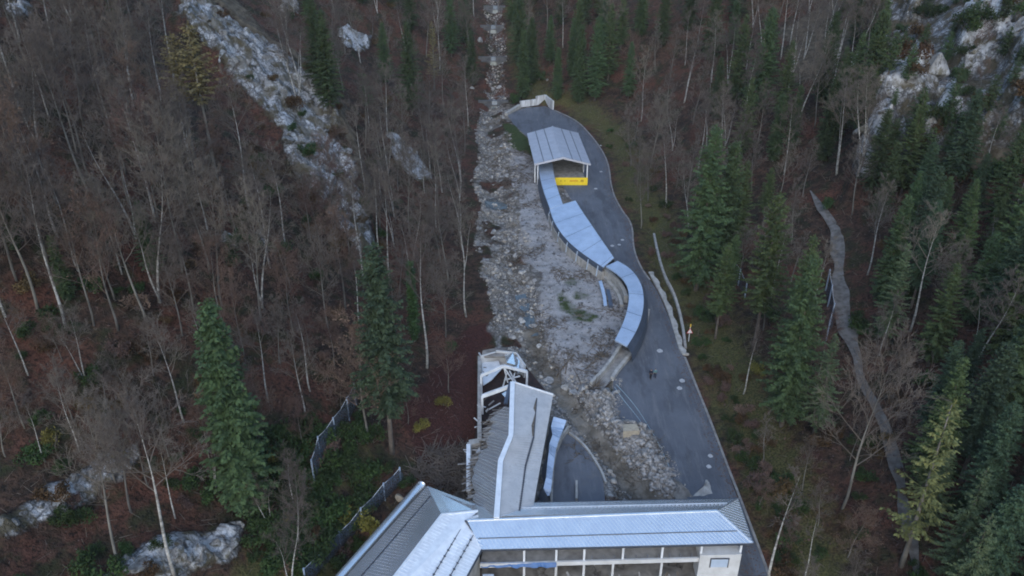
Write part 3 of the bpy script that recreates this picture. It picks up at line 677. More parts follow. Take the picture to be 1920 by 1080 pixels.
for px, zz in (([(946, 665), (962, 661), (972, 676), (966, 684), (950, 680)], 2.9), ([(955, 672), (975, 668), (984, 688), (972, 700)], 2.4), ([(910, 770), (915, 765), (917, 768), (912, 773)], 1.0), ([(941, 738), (949, 733), (951, 748), (944, 743)], 1.8)):
    o = MB().prism([Pz(x, y, zz+.35*math.sin(x*1.7+y)) for x, y in px], .06).build('metal_sheet', M['roof'])
    tag(o, 'crumpled metal sheet lying in the torn end of the collapsed hall', 'metal sheet', 'crumpled sheets in the wreck')
for i in range(48):                                                   # broken boards and beams in the open wreck
    x, y = random.uniform(903, 985), random.uniform(668, 705) if i < 18 else random.uniform(745, 815)
    if y > 740: x = random.uniform(902, 918)
    if i > 28: x, y = random.uniform(883, 902), random.uniform(838, 930)
    p = Pz(x, y, random.uniform(.4, 1.4)); an = random.uniform(0, 3.1); l = random.uniform(.7, 2.4)
    o = MB().beam(p, p+Vector((l*math.cos(an), l*math.sin(an)*.8, random.uniform(-.5, .7))), random.uniform(.08, .24), .08).build('broken_board', M[('wood', 'steel', 'concdark', 'room')[i % 4]])
    tag(o, 'broken board in the tangled open end of the collapsed hall', 'board', 'broken boards in the wreck')
# crumpled strip of track cover beside it
ct = empty('crumpled_cover', Pz(1040, 850, -.5), 'twisted light blue strip of track cover lying against the buckled hall', 'track cover')
L_ = [(1038, 781), (1033, 800), (1036, 815), (1030, 832), (1029, 848), (1026, 870), (1024, 895), (1019, 915), (1026, 929)]
R_ = [(1062, 788), (1057, 803), (1049, 822), (1043, 840), (1040, 860), (1037, 880), (1035, 900), (1033, 920), (1030, 929)]
zz = [2.0, 1.4, 1.9, 1.5, 1.8, 1.3, 1.5, .9, .4]
A = [Pz(x, y, z) for (x, y), z in zip(L_, zz)]; B = [Pz(x, y, z-.3) for (x, y), z in zip(R_, zz)]
facestrip('cover', A, B, M['cover'], ct, th=.06, pitch=.9, sh=.06)
mb = MB(); mb.strip(A, [p+Vector((-.5+.3*math.sin(i*2.3), 0, -1.2)) for i, p in enumerate(A)], .05); mb.build('ripped_flank', M['coverdark'], ct)
# curved concrete upstand at the yard's edge and low timber wall on it
up = [(1066, 800), (1054, 818), (1042, 845), (1037, 875), (1035, 905), (1034, 942)]
P_ = [PF(x, y, .5) for x, y in up]; mb = MB()
for i in range(len(P_)-1): mb.beam(P_[i]-Vector((0, 0, .4)), P_[i+1]-Vector((0, 0, .4)), .3, 1.2)
tag(mb.build('kerb_wall', M['conc']), 'low curved concrete wall edging the small asphalt yard by the buckled hall', 'wall')
a, c = PF(1081, 904, .3), PF(1081, 938, .3); tag(MB().beam(a, c, .28, .7).build('divider_wall', M['conc']), 'short straight concrete divider standing on the small asphalt yard', 'wall')
kb = [(1068, 812), (1084, 824), (1098, 838), (1112, 858), (1126, 880), (1136, 905)]
P_ = [PF(x, y, .15) for x, y in kb]; mb = MB()
for i in range(len(P_)-1): mb.beam(P_[i], P_[i+1], .28, .35)
tag(mb.build('kerb', M['conc']), 'broken concrete kerb between the small asphalt yard and the washed out stream', 'kerb')

# ------------------------------------------------------------------ the open shed up the valley
fr = PF(1104, 347); YS_ = fr.y; zb = fr.z
EF_R, EF_L, RF = Py(1108, 303, YS_-.4), Py(1002, 312, YS_-.4), Py(1056, 295, YS_-.4)
ze, zr = (EF_R.z+EF_L.z)/2, RF.z
EF_R.z = EF_L.z = ze
EB_R, EB_L, RB = Pz(1084, 249, ze), Pz(988, 250, ze), Pz(1036, 237, zr)
shed = empty('shed', ((EF_L.x+EF_R.x)/2, YS_, zb), 'open fronted shed with a low grey blue gable roof at the top of the track', 'shed')
seamroof('roof', [EF_L, EB_L, RB, RF], M['roofshed'], shed, (0, 1), pitch=400, th=.3)
seamroof('roof', [EB_R, EF_R, RF, RB], M['roofshed'], shed, (0, 1), pitch=400, th=.3)
bpy.data.objects[[o.name for o in shed.children if o.name.startswith('roof')][-1]]['label'] = 'right roof slope'
for a_, c_, e0, e1 in ((EF_L, RF, EB_L, RB), (EF_R, RF, EB_R, RB)):
    for f in (.33, .66): MB().beam(a_.lerp(c_, f)+Vector((0, .1, .03)), e0.lerp(e1, f)+Vector((0, -.1, .03)), .13, .07).build('sheet_joint', M['gutter'], shed)
mb = MB()
for a, c in ((EF_L, RF), (RF, EF_R)): mb.beam(a+Vector((0, -.08, -.15)), c+Vector((0, -.08, -.15)), .14, .45)
mb.beam(RF+Vector((0, 0, .05)), RB+Vector((0, 0, .05)), .35, .12)
mb.build('verge_trim', M['roofshed'], shed)
def postat(e, dx, dy, name='post', w=.24): MB().beam((e.x+dx, e.y+dy, e.z-.3), (e.x+dx, e.y+dy, float(F(e.y))-.2), w).build(name, M['steel'], shed)
postat(EF_R, -.7, .5); postat(EF_L, .8, .5); postat(EF_L, .2, 1.6); postat(EB_R, -.7, -.5); postat(EB_L, .7, -.5)
mR = EF_R.lerp(EB_R, .45); postat(mR, -.7, 0)
mb = MB(); zf = float(F(EB_L.y-.6))
mb.beam((EB_L.x+.8, EB_L.y-.7, (ze+zf)/2-.3), (EB_R.x-.8, EB_R.y-.7, (ze+zf)/2-.3), .25, ze-zf-.2); mb.build('back_wall', M['room'], shed)
a, c = EF_R+Vector((-1.0, 6, 0)), EB_R+Vector((-.9, -1, 0)); mb = MB(); mb.beam((a.x, a.y, ze-2.2), (c.x, c.y, ze-2.2), .2, 3.6); mb.build('side_wall', M['room'], shed)
MB().prism([(EF_L.x+1, YS_+.6, zb+.5), (EF_R.x-.8, YS_+.6, zb+.5), (EB_R.x-.9, EB_R.y-.9, zf+.3), (EB_L.x+.9, EB_L.y-.9, zf+.3)], .6).build('floor', M['conc'], shed)
bl, br = Py(1041, 333, YS_-.2), Py(1102, 333, YS_-.2); bh = bl.z-Py(1041, 347, YS_-.2).z
ban = empty('banner', ((bl.x+br.x)/2, YS_-.2, bl.z-bh), 'yellow printed banner across the open front of the shed', 'banner')
MB().beam((bl.x, YS_-.2, bl.z-bh/2), (br.x, YS_-.2, bl.z-bh/2), .12, bh).build('cloth', M['yellow'], ban)
mb = MB(); W_ = br.x-bl.x                                            # smeared print: too soft in the photograph to read
def glyph(x, w, h, mat): 
    for k_ in range(max(1, int(w/.24))): MB().beam((x+k_*.24, YS_-.268, bl.z-bh*.42-h/2), (x+k_*.24, YS_-.268, bl.z-bh*.42+h/2), .14, .012, up=(0, 1, 0)).build('print', M[mat], ban)
glyph(bl.x+W_*.46, W_*.26, bh*.22, 'inkred'); glyph(bl.x+W_*.80, W_*.11, bh*.3, 'ink'); glyph(bl.x+W_*.30, W_*.05, bh*.15, 'ink'); glyph(bl.x+W_*.18, W_*.03, bh*.2, 'ink')
# ------------------------------------------------------------------ the bob track below it
def smooth(P, it=2):
    for _ in range(it):
        q = [P[0]]
        for i in range(len(P)-1): q += [P[i].lerp(P[i+1], .25), P[i].lerp(P[i+1], .75)]
        P = q+[P[-1]]
    return P
def zfl(p, dz): return Vector((p.x, p.y, float(F(p.y))+dz))
def coverpart(name, L, Rr, dzl, dzr, parent, it=2, th=.25, mat='cover', pitch=4.2):
    A = smooth([PF(x, y, dzl) for x, y in L], it); B = smooth([PF(x, y, dzr) for x, y in Rr], it)
    mb = MB().strip(A, B, th); acc = 0; seams = []
    for i in range(1, len(A)-1):
        acc += (A[i]-A[i-1]).length
        if acc > pitch: acc = 0; seams.append((A[i]+Vector((0, 0, .012)), B[i]+Vector((0, 0, .012))))
    o = mb.build(name, M[mat], parent)
    for a_, c_ in seams: MB().beam(a_, c_, .05, .03).build('seam', M['coverdark'], o)
    return A, B
trk = empty('track', PF(1085, 440), 'covered bob track winding down from the shed under pale blue roof panels', 'bobsled track')
A1, B1 = coverpart('cover', [(1009, 306), (1012, 330), (1018, 355), (1024, 372), (1031, 391)], [(1036, 306), (1038, 326), (1043, 346), (1048, 362), (1055, 382)], 2.7, 2.9, trk)
A2, B2 = coverpart('wide_cover', [(1030, 390), (1038, 415), (1056, 443), (1080, 466), (1108, 486), (1131, 501)], [(1079, 376), (1092, 397), (1108, 420), (1122, 441), (1138, 464), (1151, 483)], 2.5, 3.1, trk, pitch=5.5)
A3, B3 = coverpart('curved_cover', [(1136, 499), (1160, 514), (1175, 532), (1180, 552), (1177, 580), (1167, 610), (1153, 637)], [(1158, 489), (1182, 503), (1201, 527), (1208, 556), (1205, 590), (1194, 620), (1176, 649)], 3.2, 3.0, trk, pitch=4.5)
def flank(P, out, dz0, dz1, name, mat, parent, th=.15, top=-.05):
    Bt = []
    for i, p in enumerate(P):
        d = P[min(i+1, len(P)-1)]-P[max(i-1, 0)]; s_ = Vector((d.y, -d.x, 0)).normalized()*out
        Bt.append(zfl(p+s_, dz1))
    mb = MB(); T = [p+Vector((0, 0, top)) for p in P]; n_ = len(T)
    mid = [t.lerp(q, .35)+(q-t).cross(Vector((0, 0, 1))).cross(Vector((0, 0, 1)))*0 for t, q in zip(T, Bt)]
    for i in range(n_): mid[i] = Vector((T[i].x*.25+Bt[i].x*.75, T[i].y*.25+Bt[i].y*.75, T[i].z*.6+Bt[i].z*.4))
    in_ = Vector((0, 0, 0))
    mb.add(T+mid+Bt, [(i, i+1, n_+i+1, n_+i) for i in range(n_-1)]+[(n_+i, n_+i+1, 2*n_+i+1, 2*n_+i) for i in range(n_-1)])
    # inner skin gives the flank its thickness
    off = [(p-q).normalized()*th if (p-q).length else p*0 for p, q in zip(T, T)]
    return mb.build(name, mat, parent)
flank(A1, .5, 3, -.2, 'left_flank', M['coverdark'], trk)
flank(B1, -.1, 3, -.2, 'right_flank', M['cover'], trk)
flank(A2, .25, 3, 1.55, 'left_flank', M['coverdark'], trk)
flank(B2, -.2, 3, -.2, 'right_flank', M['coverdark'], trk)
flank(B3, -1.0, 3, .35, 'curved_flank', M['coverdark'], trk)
def wallrun(P, z0, z1, th, mat, name, parent=None, seg=None):
    mb = MB(); A = []; B = []
    for i, p in enumerate(P):
        d = P[min(i+1, len(P)-1)]-P[max(i-1, 0)]; s_ = Vector((d.y, -d.x, 0)).normalized()*th/2
        A.append(zfl(p-s_, z1)); B.append(zfl(p+s_, z1))
    mb.strip(A, B, z1-z0); return mb.build(name, mat, parent)
w1 = [p+Vector((-.02, -.03, 0)) for p in A2]
wallrun(w1, -1, 1.5, .7, M['conc'], 'foundation_wall', trk)
for i in range(2, len(w1)-1, 3):
    p = w1[i]; MB().beam(zfl(p, 2.3)+Vector((-.1, -.25, 0)), zfl(p, .2)+Vector((-.35, -.3, 0)), .18).build('bracket', M['cover'], trk)
w2 = smooth([PF(x, y, .9) for x, y in [(1130, 506), (1150, 521), (1166, 540), (1174, 560)]])
wallrun(w2, -1, 1.5, .7, M['conc'], 'inner_wall', trk)
w2b = smooth([PF(x, y, .2) for x, y in [(1124, 512), (1145, 532), (1160, 552), (1166, 574)]])
wallrun(w2b, -1, .5, .6, M['conc'], 'track_base', trk)
w3 = smooth([PF(x, y, .5) for x, y in [(1216, 580), (1210, 612), (1198, 640), (1180, 666), (1158, 692), (1148, 708)]])
wallrun(w3, -.5, .6, .55, M['conc'], 'outer_kerb', trk)
w4 = smooth([PF(x, y, .8) for x, y in [(1164, 648), (1150, 672), (1128, 700), (1108, 720)]])
wallrun(w4, -.6, 1.2, .45, M['conc'], 'inner_kerb', trk)
w5 = smooth([PF(x, y, .8) for x, y in [(1176, 652), (1160, 676), (1138, 702), (1118, 724)]])
wallrun(w5, -.6, .25, 1.6, M['concdark'], 'bare_channel', trk)
# retaining wall at the head of the road
rw = empty('retaining_wall', PF(1000, 205), 'stained white concrete wall at the head of the road', 'wall')
hp = [(975, 201), (1005, 197), (1022, 194), (1037, 206)]; P_ = [PF(*q) for q in hp]
for i in range(3):
    a, c = P_[i], P_[i+1]; h0 = (1.8, 2.6, 2.6)[i]
    MB().beam((a.x, a.y, a.z+h0/2-.3), (c.x, c.y, c.z+h0/2-.3), .45, h0+.6).build('wall_panel', M['white'], rw)
a, c = PF(949, 216), PF(974, 202); tag(MB().beam(a+Vector((0, 0, .2)), c+Vector((0, 0, .5)), .9, 1.0).build('parapet', M['conc']), 'low pale parapet leading from the stream to the white wall', 'parapet')
# ------------------------------------------------------------------ road furniture, people
dots = [(1237, 658, .62, 'single white oval painted on the road below the track bend'), (1279, 714, .55, 'upper of two white ovals by the road edge right of the walkers'), (1274, 728, .52, 'lower of two white ovals by the road edge right of the walkers'),
 (1332, 855, .42, 'upper of the two white spots on the lower road'), (1329, 875, .42, 'lower of the two white spots on the lower road'), (1127, 273, .42, 'white spot on the road beside the shed roof'), (1105+22, 322, .45, 'white spot on the road beside the yellow banner'),
 (1117, 354, .5, 'faint white spot on the road just below the shed'), (1148, 461, .5, 'lower left of the three white spots beside the wide cover'), (1161, 459, .42, 'middle of the three white spots beside the wide cover'), (1167, 450, .45, 'upper right of the three white spots beside the wide cover')]
for x, y, r_, lb in dots:
    r_ *= .78; p = PF(x, y); mb = MB(); n_ = 14
    mb.prism([(p.x+r_*math.cos(2*math.pi*i/n_)*(1+.1*math.sin(i*3)), p.y+r_*math.sin(2*math.pi*i/n_)*(1+.1*math.cos(i*2)), float(F(p.y+r_*math.sin(2*math.pi*i/n_)))+.045) for i in range(n_)], .03)
    tag(mb.build('painted_spot', M['paint']), lb, 'road marking', 'white spots painted on the road')
for k_, (pp, lb) in enumerate((([(1156, 722), (1175, 742), (1196, 768), (1216, 800), (1234, 830), (1249, 862), (1262, 893)], 'outer pale hose laid in a long curve over the road by the rubble'), ([(1152, 726), (1170, 752), (1192, 778), (1212, 806), (1228, 838), (1244, 870), (1256, 892)], 'inner pale hose curving close along the edge of the rubble'))):
    P_ = [zfl(PF(*q), .06) for q in pp]; P_ = smooth(P_)
    tag(MB().tube(P_, .05, 5).build('hose', M['hose']), lb, 'hose', 'hoses on the road')
# warning sign by the road
sp = at(1291, 640); sg = empty('warning_sign', sp, 'white and red triangle sign on a pole beside the road bend', 'sign')
MB().tube([sp, sp+Vector((0, 0, 2.9))], .06, 8).build('pole', M['steel'], sg)
def tri(r_, y, z): return [(sp.x+r_*math.sin(a_), y, z+r_*math.cos(a_)) for a_ in (0, 2*math.pi/3, 4*math.pi/3)]
MB().prism(tri(.62, sp.y-.12, sp.z+1.9), (0, .04, 0)).build('sign_border', M['signred'], sg); MB().prism(tri(.47, sp.y-.14, sp.z+1.9), (0, .018, 0)).build('sign_face', M['signwhite'], sg)
mb = MB(); mb.prism([(sp.x-.09, sp.y-.12, sp.z+2.75), (sp.x+.09, sp.y-.12, sp.z+2.75), (sp.x+.09, sp.y-.12, sp.z+3.3), (sp.x-.09, sp.y-.12, sp.z+3.3)], (0, .04, 0)); mb.build('upper_plate', M['signyel'], sg)
# people
def person(px, py, label, cloth, trous, h=1.75, yaw=0., stride=.18):
    p = zfl(PF(px, py), .03); root = empty('person', p, label, 'person')
    s = h/1.75
    def skin_obj(name, J, E, mat, sub=2):
        me = bpy.data.meshes.new(name); me.from_pydata([(x*s, y*s, z*s) for x, y, z, r in J], E, [])
        o = bpy.data.objects.new(name, me); COL.objects.link(o); o.parent = root; o.rotation_euler = (0, 0, yaw)
        md = o.modifiers.new('skin', 'SKIN')
        sv = me.skin_vertices[0].data if me.skin_vertices else None
        if sv is None: return o
        for i, (x, y, z, r) in enumerate(J): sv[i].radius = (r*s, r*s)
        sv[0].use_root = True
        o.modifiers.new('sub', 'SUBSURF').levels = sub; o.modifiers['sub'].render_levels = sub
        me.materials.append(mat); me.shade_smooth(); return o
    def graph(hands=True, g=0.):
        J = [(0, 0, .95, .125+g), (0, 0, 1.12, .12+g), (0, .01, 1.32, .145+g), (0, .01, 1.44, .085+g), (0, 0, 1.52, .05), (0, -.01, 1.60, .085), (0, -.01, 1.69, .085)]
        E = [(i, i+1) for i in range(6)]
        for sx in (-1, 1):
            k = len(J); st = stride*sx
            J += [(.10*sx, 0, .90, .095+g), (.105*sx, -st*.5, .50, .062+g*.5), (.11*sx, -st*.6+.06, .09, .042), (.115*sx, -st*.6-.10, .035, .035)]
            E += [(0, k), (k, k+1), (k+1, k+2), (k+2, k+3)]
            k = len(J)
            J += [(.19*sx, .01, 1.40, .062+g), (.25*sx, .03, 1.12, .046+g*.5), (.25*sx, -.08+st*.3, .88, .034), (.25*sx, -.10+st*.3, .80, .036)]
            E += [(3, k), (k, k+1), (k+1, k+2), (k+2, k+3)]
            if hands:
                hx, hy = .25*sx, -.10+st*.3
                for q in range(4):
                    k2 = len(J); J += [(hx+.0, hy-.03+q*.02, .755, .009), (hx-.005*sx, hy-.035+q*.021, .70-.006*abs(q-1), .008)]; E += [(k+3, k2), (k2, k2+1)]
                k2 = len(J); J += [(hx-.03*sx, hy-.045, .77, .010), (hx-.035*sx, hy-.06, .735, .009)]; E += [(k+3, k2), (k2, k2+1)]
        return J, E
    J, E = graph(); skin_obj('body', J, E, M['skin'])
    Jc = [(0, 0, .93, .155), (0, 0, 1.12, .145), (0, .01, 1.33, .168), (0, .01, 1.46, .10)]; Ec = [(0, 1), (1, 2), (2, 3)]
    for sx in (-1, 1):
        k = len(Jc); Jc += [(.19*sx, .01, 1.40, .085), (.25*sx, .03, 1.12, .066), (.25*sx, -.07+stride*sx*.3, .90, .05)]; Ec += [(3, k), (k, k+1), (k+1, k+2)]
    skin_obj('jacket', Jc, Ec, cloth)
    Jt = [(0, 0, .97, .14)]; Et = []
    for sx in (-1, 1):
        k = len(Jt); st = stride*sx; Jt += [(.10*sx, 0, .88, .112), (.105*sx, -st*.5, .50, .082), (.11*sx, -st*.6+.06, .10, .062)]; Et += [(0, k), (k, k+1), (k+1, k+2)]
    skin_obj('trousers', Jt, Et, trous)
    for sx in (-1, 1):
        st = stride*sx; skin_obj('shoe', [(.11*sx, -st*.6+.08, .05, .052), (.115*sx, -st*.6-.13, .035, .045)], [(0, 1)], M['black'])
    skin_obj('hair', [(0, .025, 1.63, .088), (0, .012, 1.71, .092), (0, -.01, 1.745, .06)], [(0, 1), (1, 2)], M['hair'])
    def small(name, pts, rad, mat):
        mb = MB(); a_ = Matrix.Rotation(yaw, 3, 'Z'); mb.tube([p+a_ @ (Vector(q)*s) for q in pts], [r*s for r in rad], 6); mb.build(name, mat, root, True)
    small('nose', [(0, -.095, 1.64), (0, -.118, 1.605)], [.010, .015], M['skin'])
    for sx in (-1, 1): small('eye', [(.03*sx, -.090, 1.645), (.03*sx, -.096, 1.645)], [.012, .008], M['black']); small('ear', [(.088*sx, 0, 1.65), (.092*sx, .005, 1.60)], [.014, .012], M['skin'])
    small('mouth', [(-.022, -.088, 1.572), (.022, -.088, 1.572)], [.006, .006], M['signred'])
person(1219.5, 711, 'person in dark clothes walking on the road', M['navy'], M['black'], 1.8, R(150), .22)
person(1227.5, 709, 'person in a grey teal jacket beside the walker in dark clothes', M['teal'], M['navy'], 1.7, R(175), .12)
# silt wedges and the block on the rubble
def mound(px, h, name, mat, **k):
    P_ = [zfl(PF(x, y), -.05) for x, y in px]; c_ = sum(P_, Vector())/len(P_); V = [c_+Vector((0, 0, h))]; f = []; n_ = len(P_)*4; ring = []
    for i in range(n_): ring.append(P_[i//4].lerp(P_[(i//4+1) % len(P_)], (i % 4)/4))
    for q, zz in ((.35, .8), (.7, .4), (1, 0)):
        for i, p in enumerate(ring):
            w = c_.lerp(p, q); w.z += h*zz*(1+.25*math.sin(i*1.9+q*7)); V.append(w)
    f = [(0, 1+i, 1+(i+1) % n_) for i in range(n_)]
    for r_ in range(2): f += [(1+r_*n_+i, 1+(r_+1)*n_+i, 1+(r_+1)*n_+(i+1) % n_, 1+r_*n_+(i+1) % n_) for i in range(n_)]
    return tag(mesh(name, V, f, mat, smooth=False), **k)
mound([(1254, 892), (1272, 900), (1292, 918), (1303, 934), (1268, 936), (1255, 915)], .5, 'silt_heap', M['mud'], label='grey silt heap spilling from the rubble behind the long roof', cat='silt heap')
mound([(1324, 896), (1331, 902), (1338, 926), (1318, 932), (1296, 932), (1304, 924), (1318, 914)], .45, 'silt_heap', M['conc'], label='pale pointed silt heap on the road behind the right end of the long roof', cat='silt heap')
p = PF(1181, 815, .8); c_ = MB(); cs = [Vector(q) for q in ((-1.1, -.75, 0), (1.15, -.6, .05), (.95, .8, .1), (-.9, .85, -.05))]
c_.prism([p+q+Vector((0, 0, 1.15)) for q in cs], (.12, .10, -1.9)); tag(c_.build('concrete_block', M['block']), 'tilted sandy coloured concrete block lying on the rubble bank', 'block')
# bent metal rail lying on the mud
A = [zfl(PF(x, y), .35+dz) for x, y, dz in ((1122, 533, .3), (1126, 548, .5), (1130, 562, .2), (1132, 578, .1))]; B = [p+Vector((.55, 0, .15)) for p in A]
br_ = empty('bent_rail', A[0], 'bent blue white metal rail half buried in the mud flat', 'rail'); MB().strip(A, B, .12).build('rail', M['cover'], br_)
MB().strip([p+Vector((.9, 0, -.2)) for p in A[1:]], [p+Vector((1.6, 0, -.25)) for p in A[1:]], .1).build('torn_panel', M['coverdark'], br_)
# check dams in the gorge, with water sliding over them
for (x0, x1, y, h_), lb in zip(((903, 947, 192, 2.6), (902, 944, 112, 2.4), (906, 940, 52, 2.4), (912, 942, 16, 2.2)), ('lowest and widest stepped weir across the stream above the road', 'second weir up the gorge with a pale crest', 'third weir up the gorge below dark rock', 'topmost small weir at the head of the gorge')):
    a, c = at(x0, y), at(x1, y); z_ = min(a.z, c.z, at((x0+x1)/2, y).z); wr = empty('weir', (a+c)/2, lb, 'weir')
    ym = (a.y+c.y)/2
    MB().beam((a.x-1, ym, z_), (c.x+1, ym, z_), 1.0, h_).build('crest', M['weir'], wr); MB().beam((a.x, ym-.9, z_-.7), (c.x, ym-.9, z_-.7), .8, h_-.8).build('step', M['weir'], wr)
    xm = (a.x+c.x)/2+.4; mb = MB(); mb.strip([(xm-.7, ym-.2, z_+h_/2+.03), (xm-.8, ym-.53, z_+h_/2-.02), (xm-.9, ym-1.33, z_-.2), (xm-1.1, ym-1.5, z_-1.3)], [(xm+.6, ym-.2, z_+h_/2+.03), (xm+.7, ym-.53, z_+h_/2-.02), (xm+.8, ym-1.33, z_-.2), (xm+1.1, ym-1.5, z_-1.3)], .04)
    o = mb.build('waterfall', M['water']); tag(o, kind='structure')
# stream pools
for i, pp in enumerate(([(908, 378), (925, 372), (950, 382), (952, 392), (930, 395), (912, 390)], [(965, 556), (985, 552), (1000, 590), (1010, 630), (996, 632), (980, 600)])):
    P_ = [at(*q) for q in pp]; bm = bmesh.new()
    for p in P_: bm.verts.new((p.x, p.y, p.z+.12))
    bm.faces.new(bm.verts[:]); bmesh.ops.triangulate(bm, faces=bm.faces[:]); me = bpy.data.meshes.new('stream'); bm.to_mesh(me); bm.free()
    me.materials.append(M['water']); o = bpy.data.objects.new('stream', me); COL.objects.link(o); tag(o, kind='structure')
# stone wall of the ditch beside the road, kerb stones
dw = [(1219, 512), (1232, 535), (1246, 562), (1258, 592), (1268, 625), (1276, 655), (1284, 666)]; P_ = [PF(*q) for q in dw]
mb = MB(); A = []; B = []
for i, p in enumerate(smooth(P_)): A.append(zfl(p, .28)+Vector((-.35, 0, 0))); B.append(zfl(p, .34)+Vector((.45+.2*math.sin(i*1.7), 0, 0)))
mb.strip(A, B, .6); tag(mb.build('kerb', M['conc']), 'pale broken kerb strip between the road and the leaf filled ditch', 'kerb')
dw = [(1226, 440), (1234, 480), (1246, 520), (1262, 548), (1274, 585), (1281, 620), (1285, 655)]; P_ = [at(*q) for q in dw]; mb = MB()
q_ = smooth(P_)
for i in range(len(q_)-1): mb.beam(q_[i]+Vector((0, 0, .1)), q_[i+1]+Vector((0, 0, .1)), .42, .5)
tag(mb.build('ditch_wall', M['conc']), 'long thin stone wall along the upper side of the ditch', 'wall')
kb = [(1040, 207), (1080, 225), (1105, 250), (1128, 280), (1142, 310), (1146, 355), (1163, 391), (1186, 420), (1187, 465), (1200, 500), (1218, 525)]
q_ = smooth([PF(*q) for q in kb]); mb = MB(); A = [zfl(p, .13) for p in q_]; mb.strip([p+Vector((-.12, 0, 0)) for p in A], [p+Vector((.14, 0, 0)) for p in A], .4)
tag(mb.build('kerb', M['concdark']), 'thin kerb along the outer edge of the upper road', 'kerb')
kb = [(1284, 670), (1302, 716), (1332, 790), (1362, 870), (1388, 936), (1414, 1005), (1442, 1080)]
q_ = smooth([PF(*q) for q in kb]); mb = MB(); A = [zfl(p, .13) for p in q_]; mb.strip([p+Vector((-.13, 0, 0)) for p in A], [p+Vector((.16, 0, 0)) for p in A], .4)
tag(mb.build('kerb', M['concdark']), 'thin kerb along the outer edge of the lower road', 'kerb')
# rockfall nets
def net(px, h, label, nm='rockfall_net'):
    P_ = [at(*q) for q in px]; root = empty(nm, P_[0], label, 'fence')
    T = [p+Vector((0, 0, h)) for p in P_]; k_ = 5; V = []; Pn = smooth(P_, 1); n_ = len(Pn)
    for i, p in enumerate(Pn):
        for j in range(k_): V.append(p+Vector((.35*math.sin(math.pi*j/(k_-1))*(1+.4*math.sin(i)), 0, .1+(h-.1-.25*math.sin(i*1.3)**2)*j/(k_-1))))
    mesh('netting', V, [(i*k_+j, (i+1)*k_+j, (i+1)*k_+j+1, i*k_+j+1) for i in range(n_-1) for j in range(k_-1)], M['net'], root, True)
    for p, t_ in zip(P_, T): MB().beam(p-Vector((0, 0, .3)), t_+Vector((0, 0, .15)), .16).build('post', M['cover'], root)
    mb = MB()
    for i in range(len(T)-1): mb.tube([T[i], T[i].lerp(T[i+1], .5)-Vector((0, 0, .25)), T[i+1]], .03, 4)
    mb.build('cable', M['steel'], root)
net([(590, 905), (602, 862), (630, 826), (655, 788), (668, 760)], 3.4, 'sagging rockfall net on the slope beside the bare spruce trunk')
net([(575, 1100), (640, 1030), (680, 985), (722, 938), (752, 908)], 2.6, 'long rockfall net running down behind the left wing')
net([(1548, 640), (1556, 610), (1552, 575), (1548, 545)], 3.6, 'dark rockfall net beside the forest path')
net([(1396, 560), (1384, 535), (1370, 510)], 3.0, 'small blue grey net among the trees right of the road')
# ------------------------------------------------------------------ vegetation
def nrm_(a): return a/np.maximum(np.linalg.norm(a, axis=-1, keepdims=True), 1e-9)
def diamonds(P, D, N, L, Wd):            # leaf sprays: base, side, tip, side
    s = nrm_(np.cross(D, N)); m = P+D*L[:, None]*.45
    V = np.stack([P, m+s*Wd[:, None]/2, P+D*L[:, None], m-s*Wd[:, None]/2], 1).reshape(-1, 3)
    return V, np.arange(len(V)).reshape(-1, 4)
def prisms(P0, P1, R0, R1, k=3):
    P0, P1 = np.asarray(P0, float), np.asarray(P1, float); R0 = np.asarray(R0)[:, None, None]; R1 = np.asarray(R1)[:, None, None]
    d = nrm_(P1-P0); h = np.where(np.abs(d[:, 2:]) > .9, [[1., 0, 0]], [[0, 0, 1.]]); u = nrm_(np.cross(d, h)); w = np.cross(d, u)
    an = 2*np.pi*np.arange(k)/k; ring = u[:, None]*np.cos(an)[None, :, None]+w[:, None]*np.sin(an)[None, :, None]
    V = np.concatenate([P0[:, None]+ring*R0, P1[:, None]+ring*R1], 1).reshape(-1, 3); b0 = (np.arange(len(P0))*2*k)[:, None]
    j = np.arange(k); q = np.stack([j, (j+1) % k, (j+1) % k+k, j+k], 1)
    return V, (b0[:, :, None]+q[None]).reshape(-1, 4)
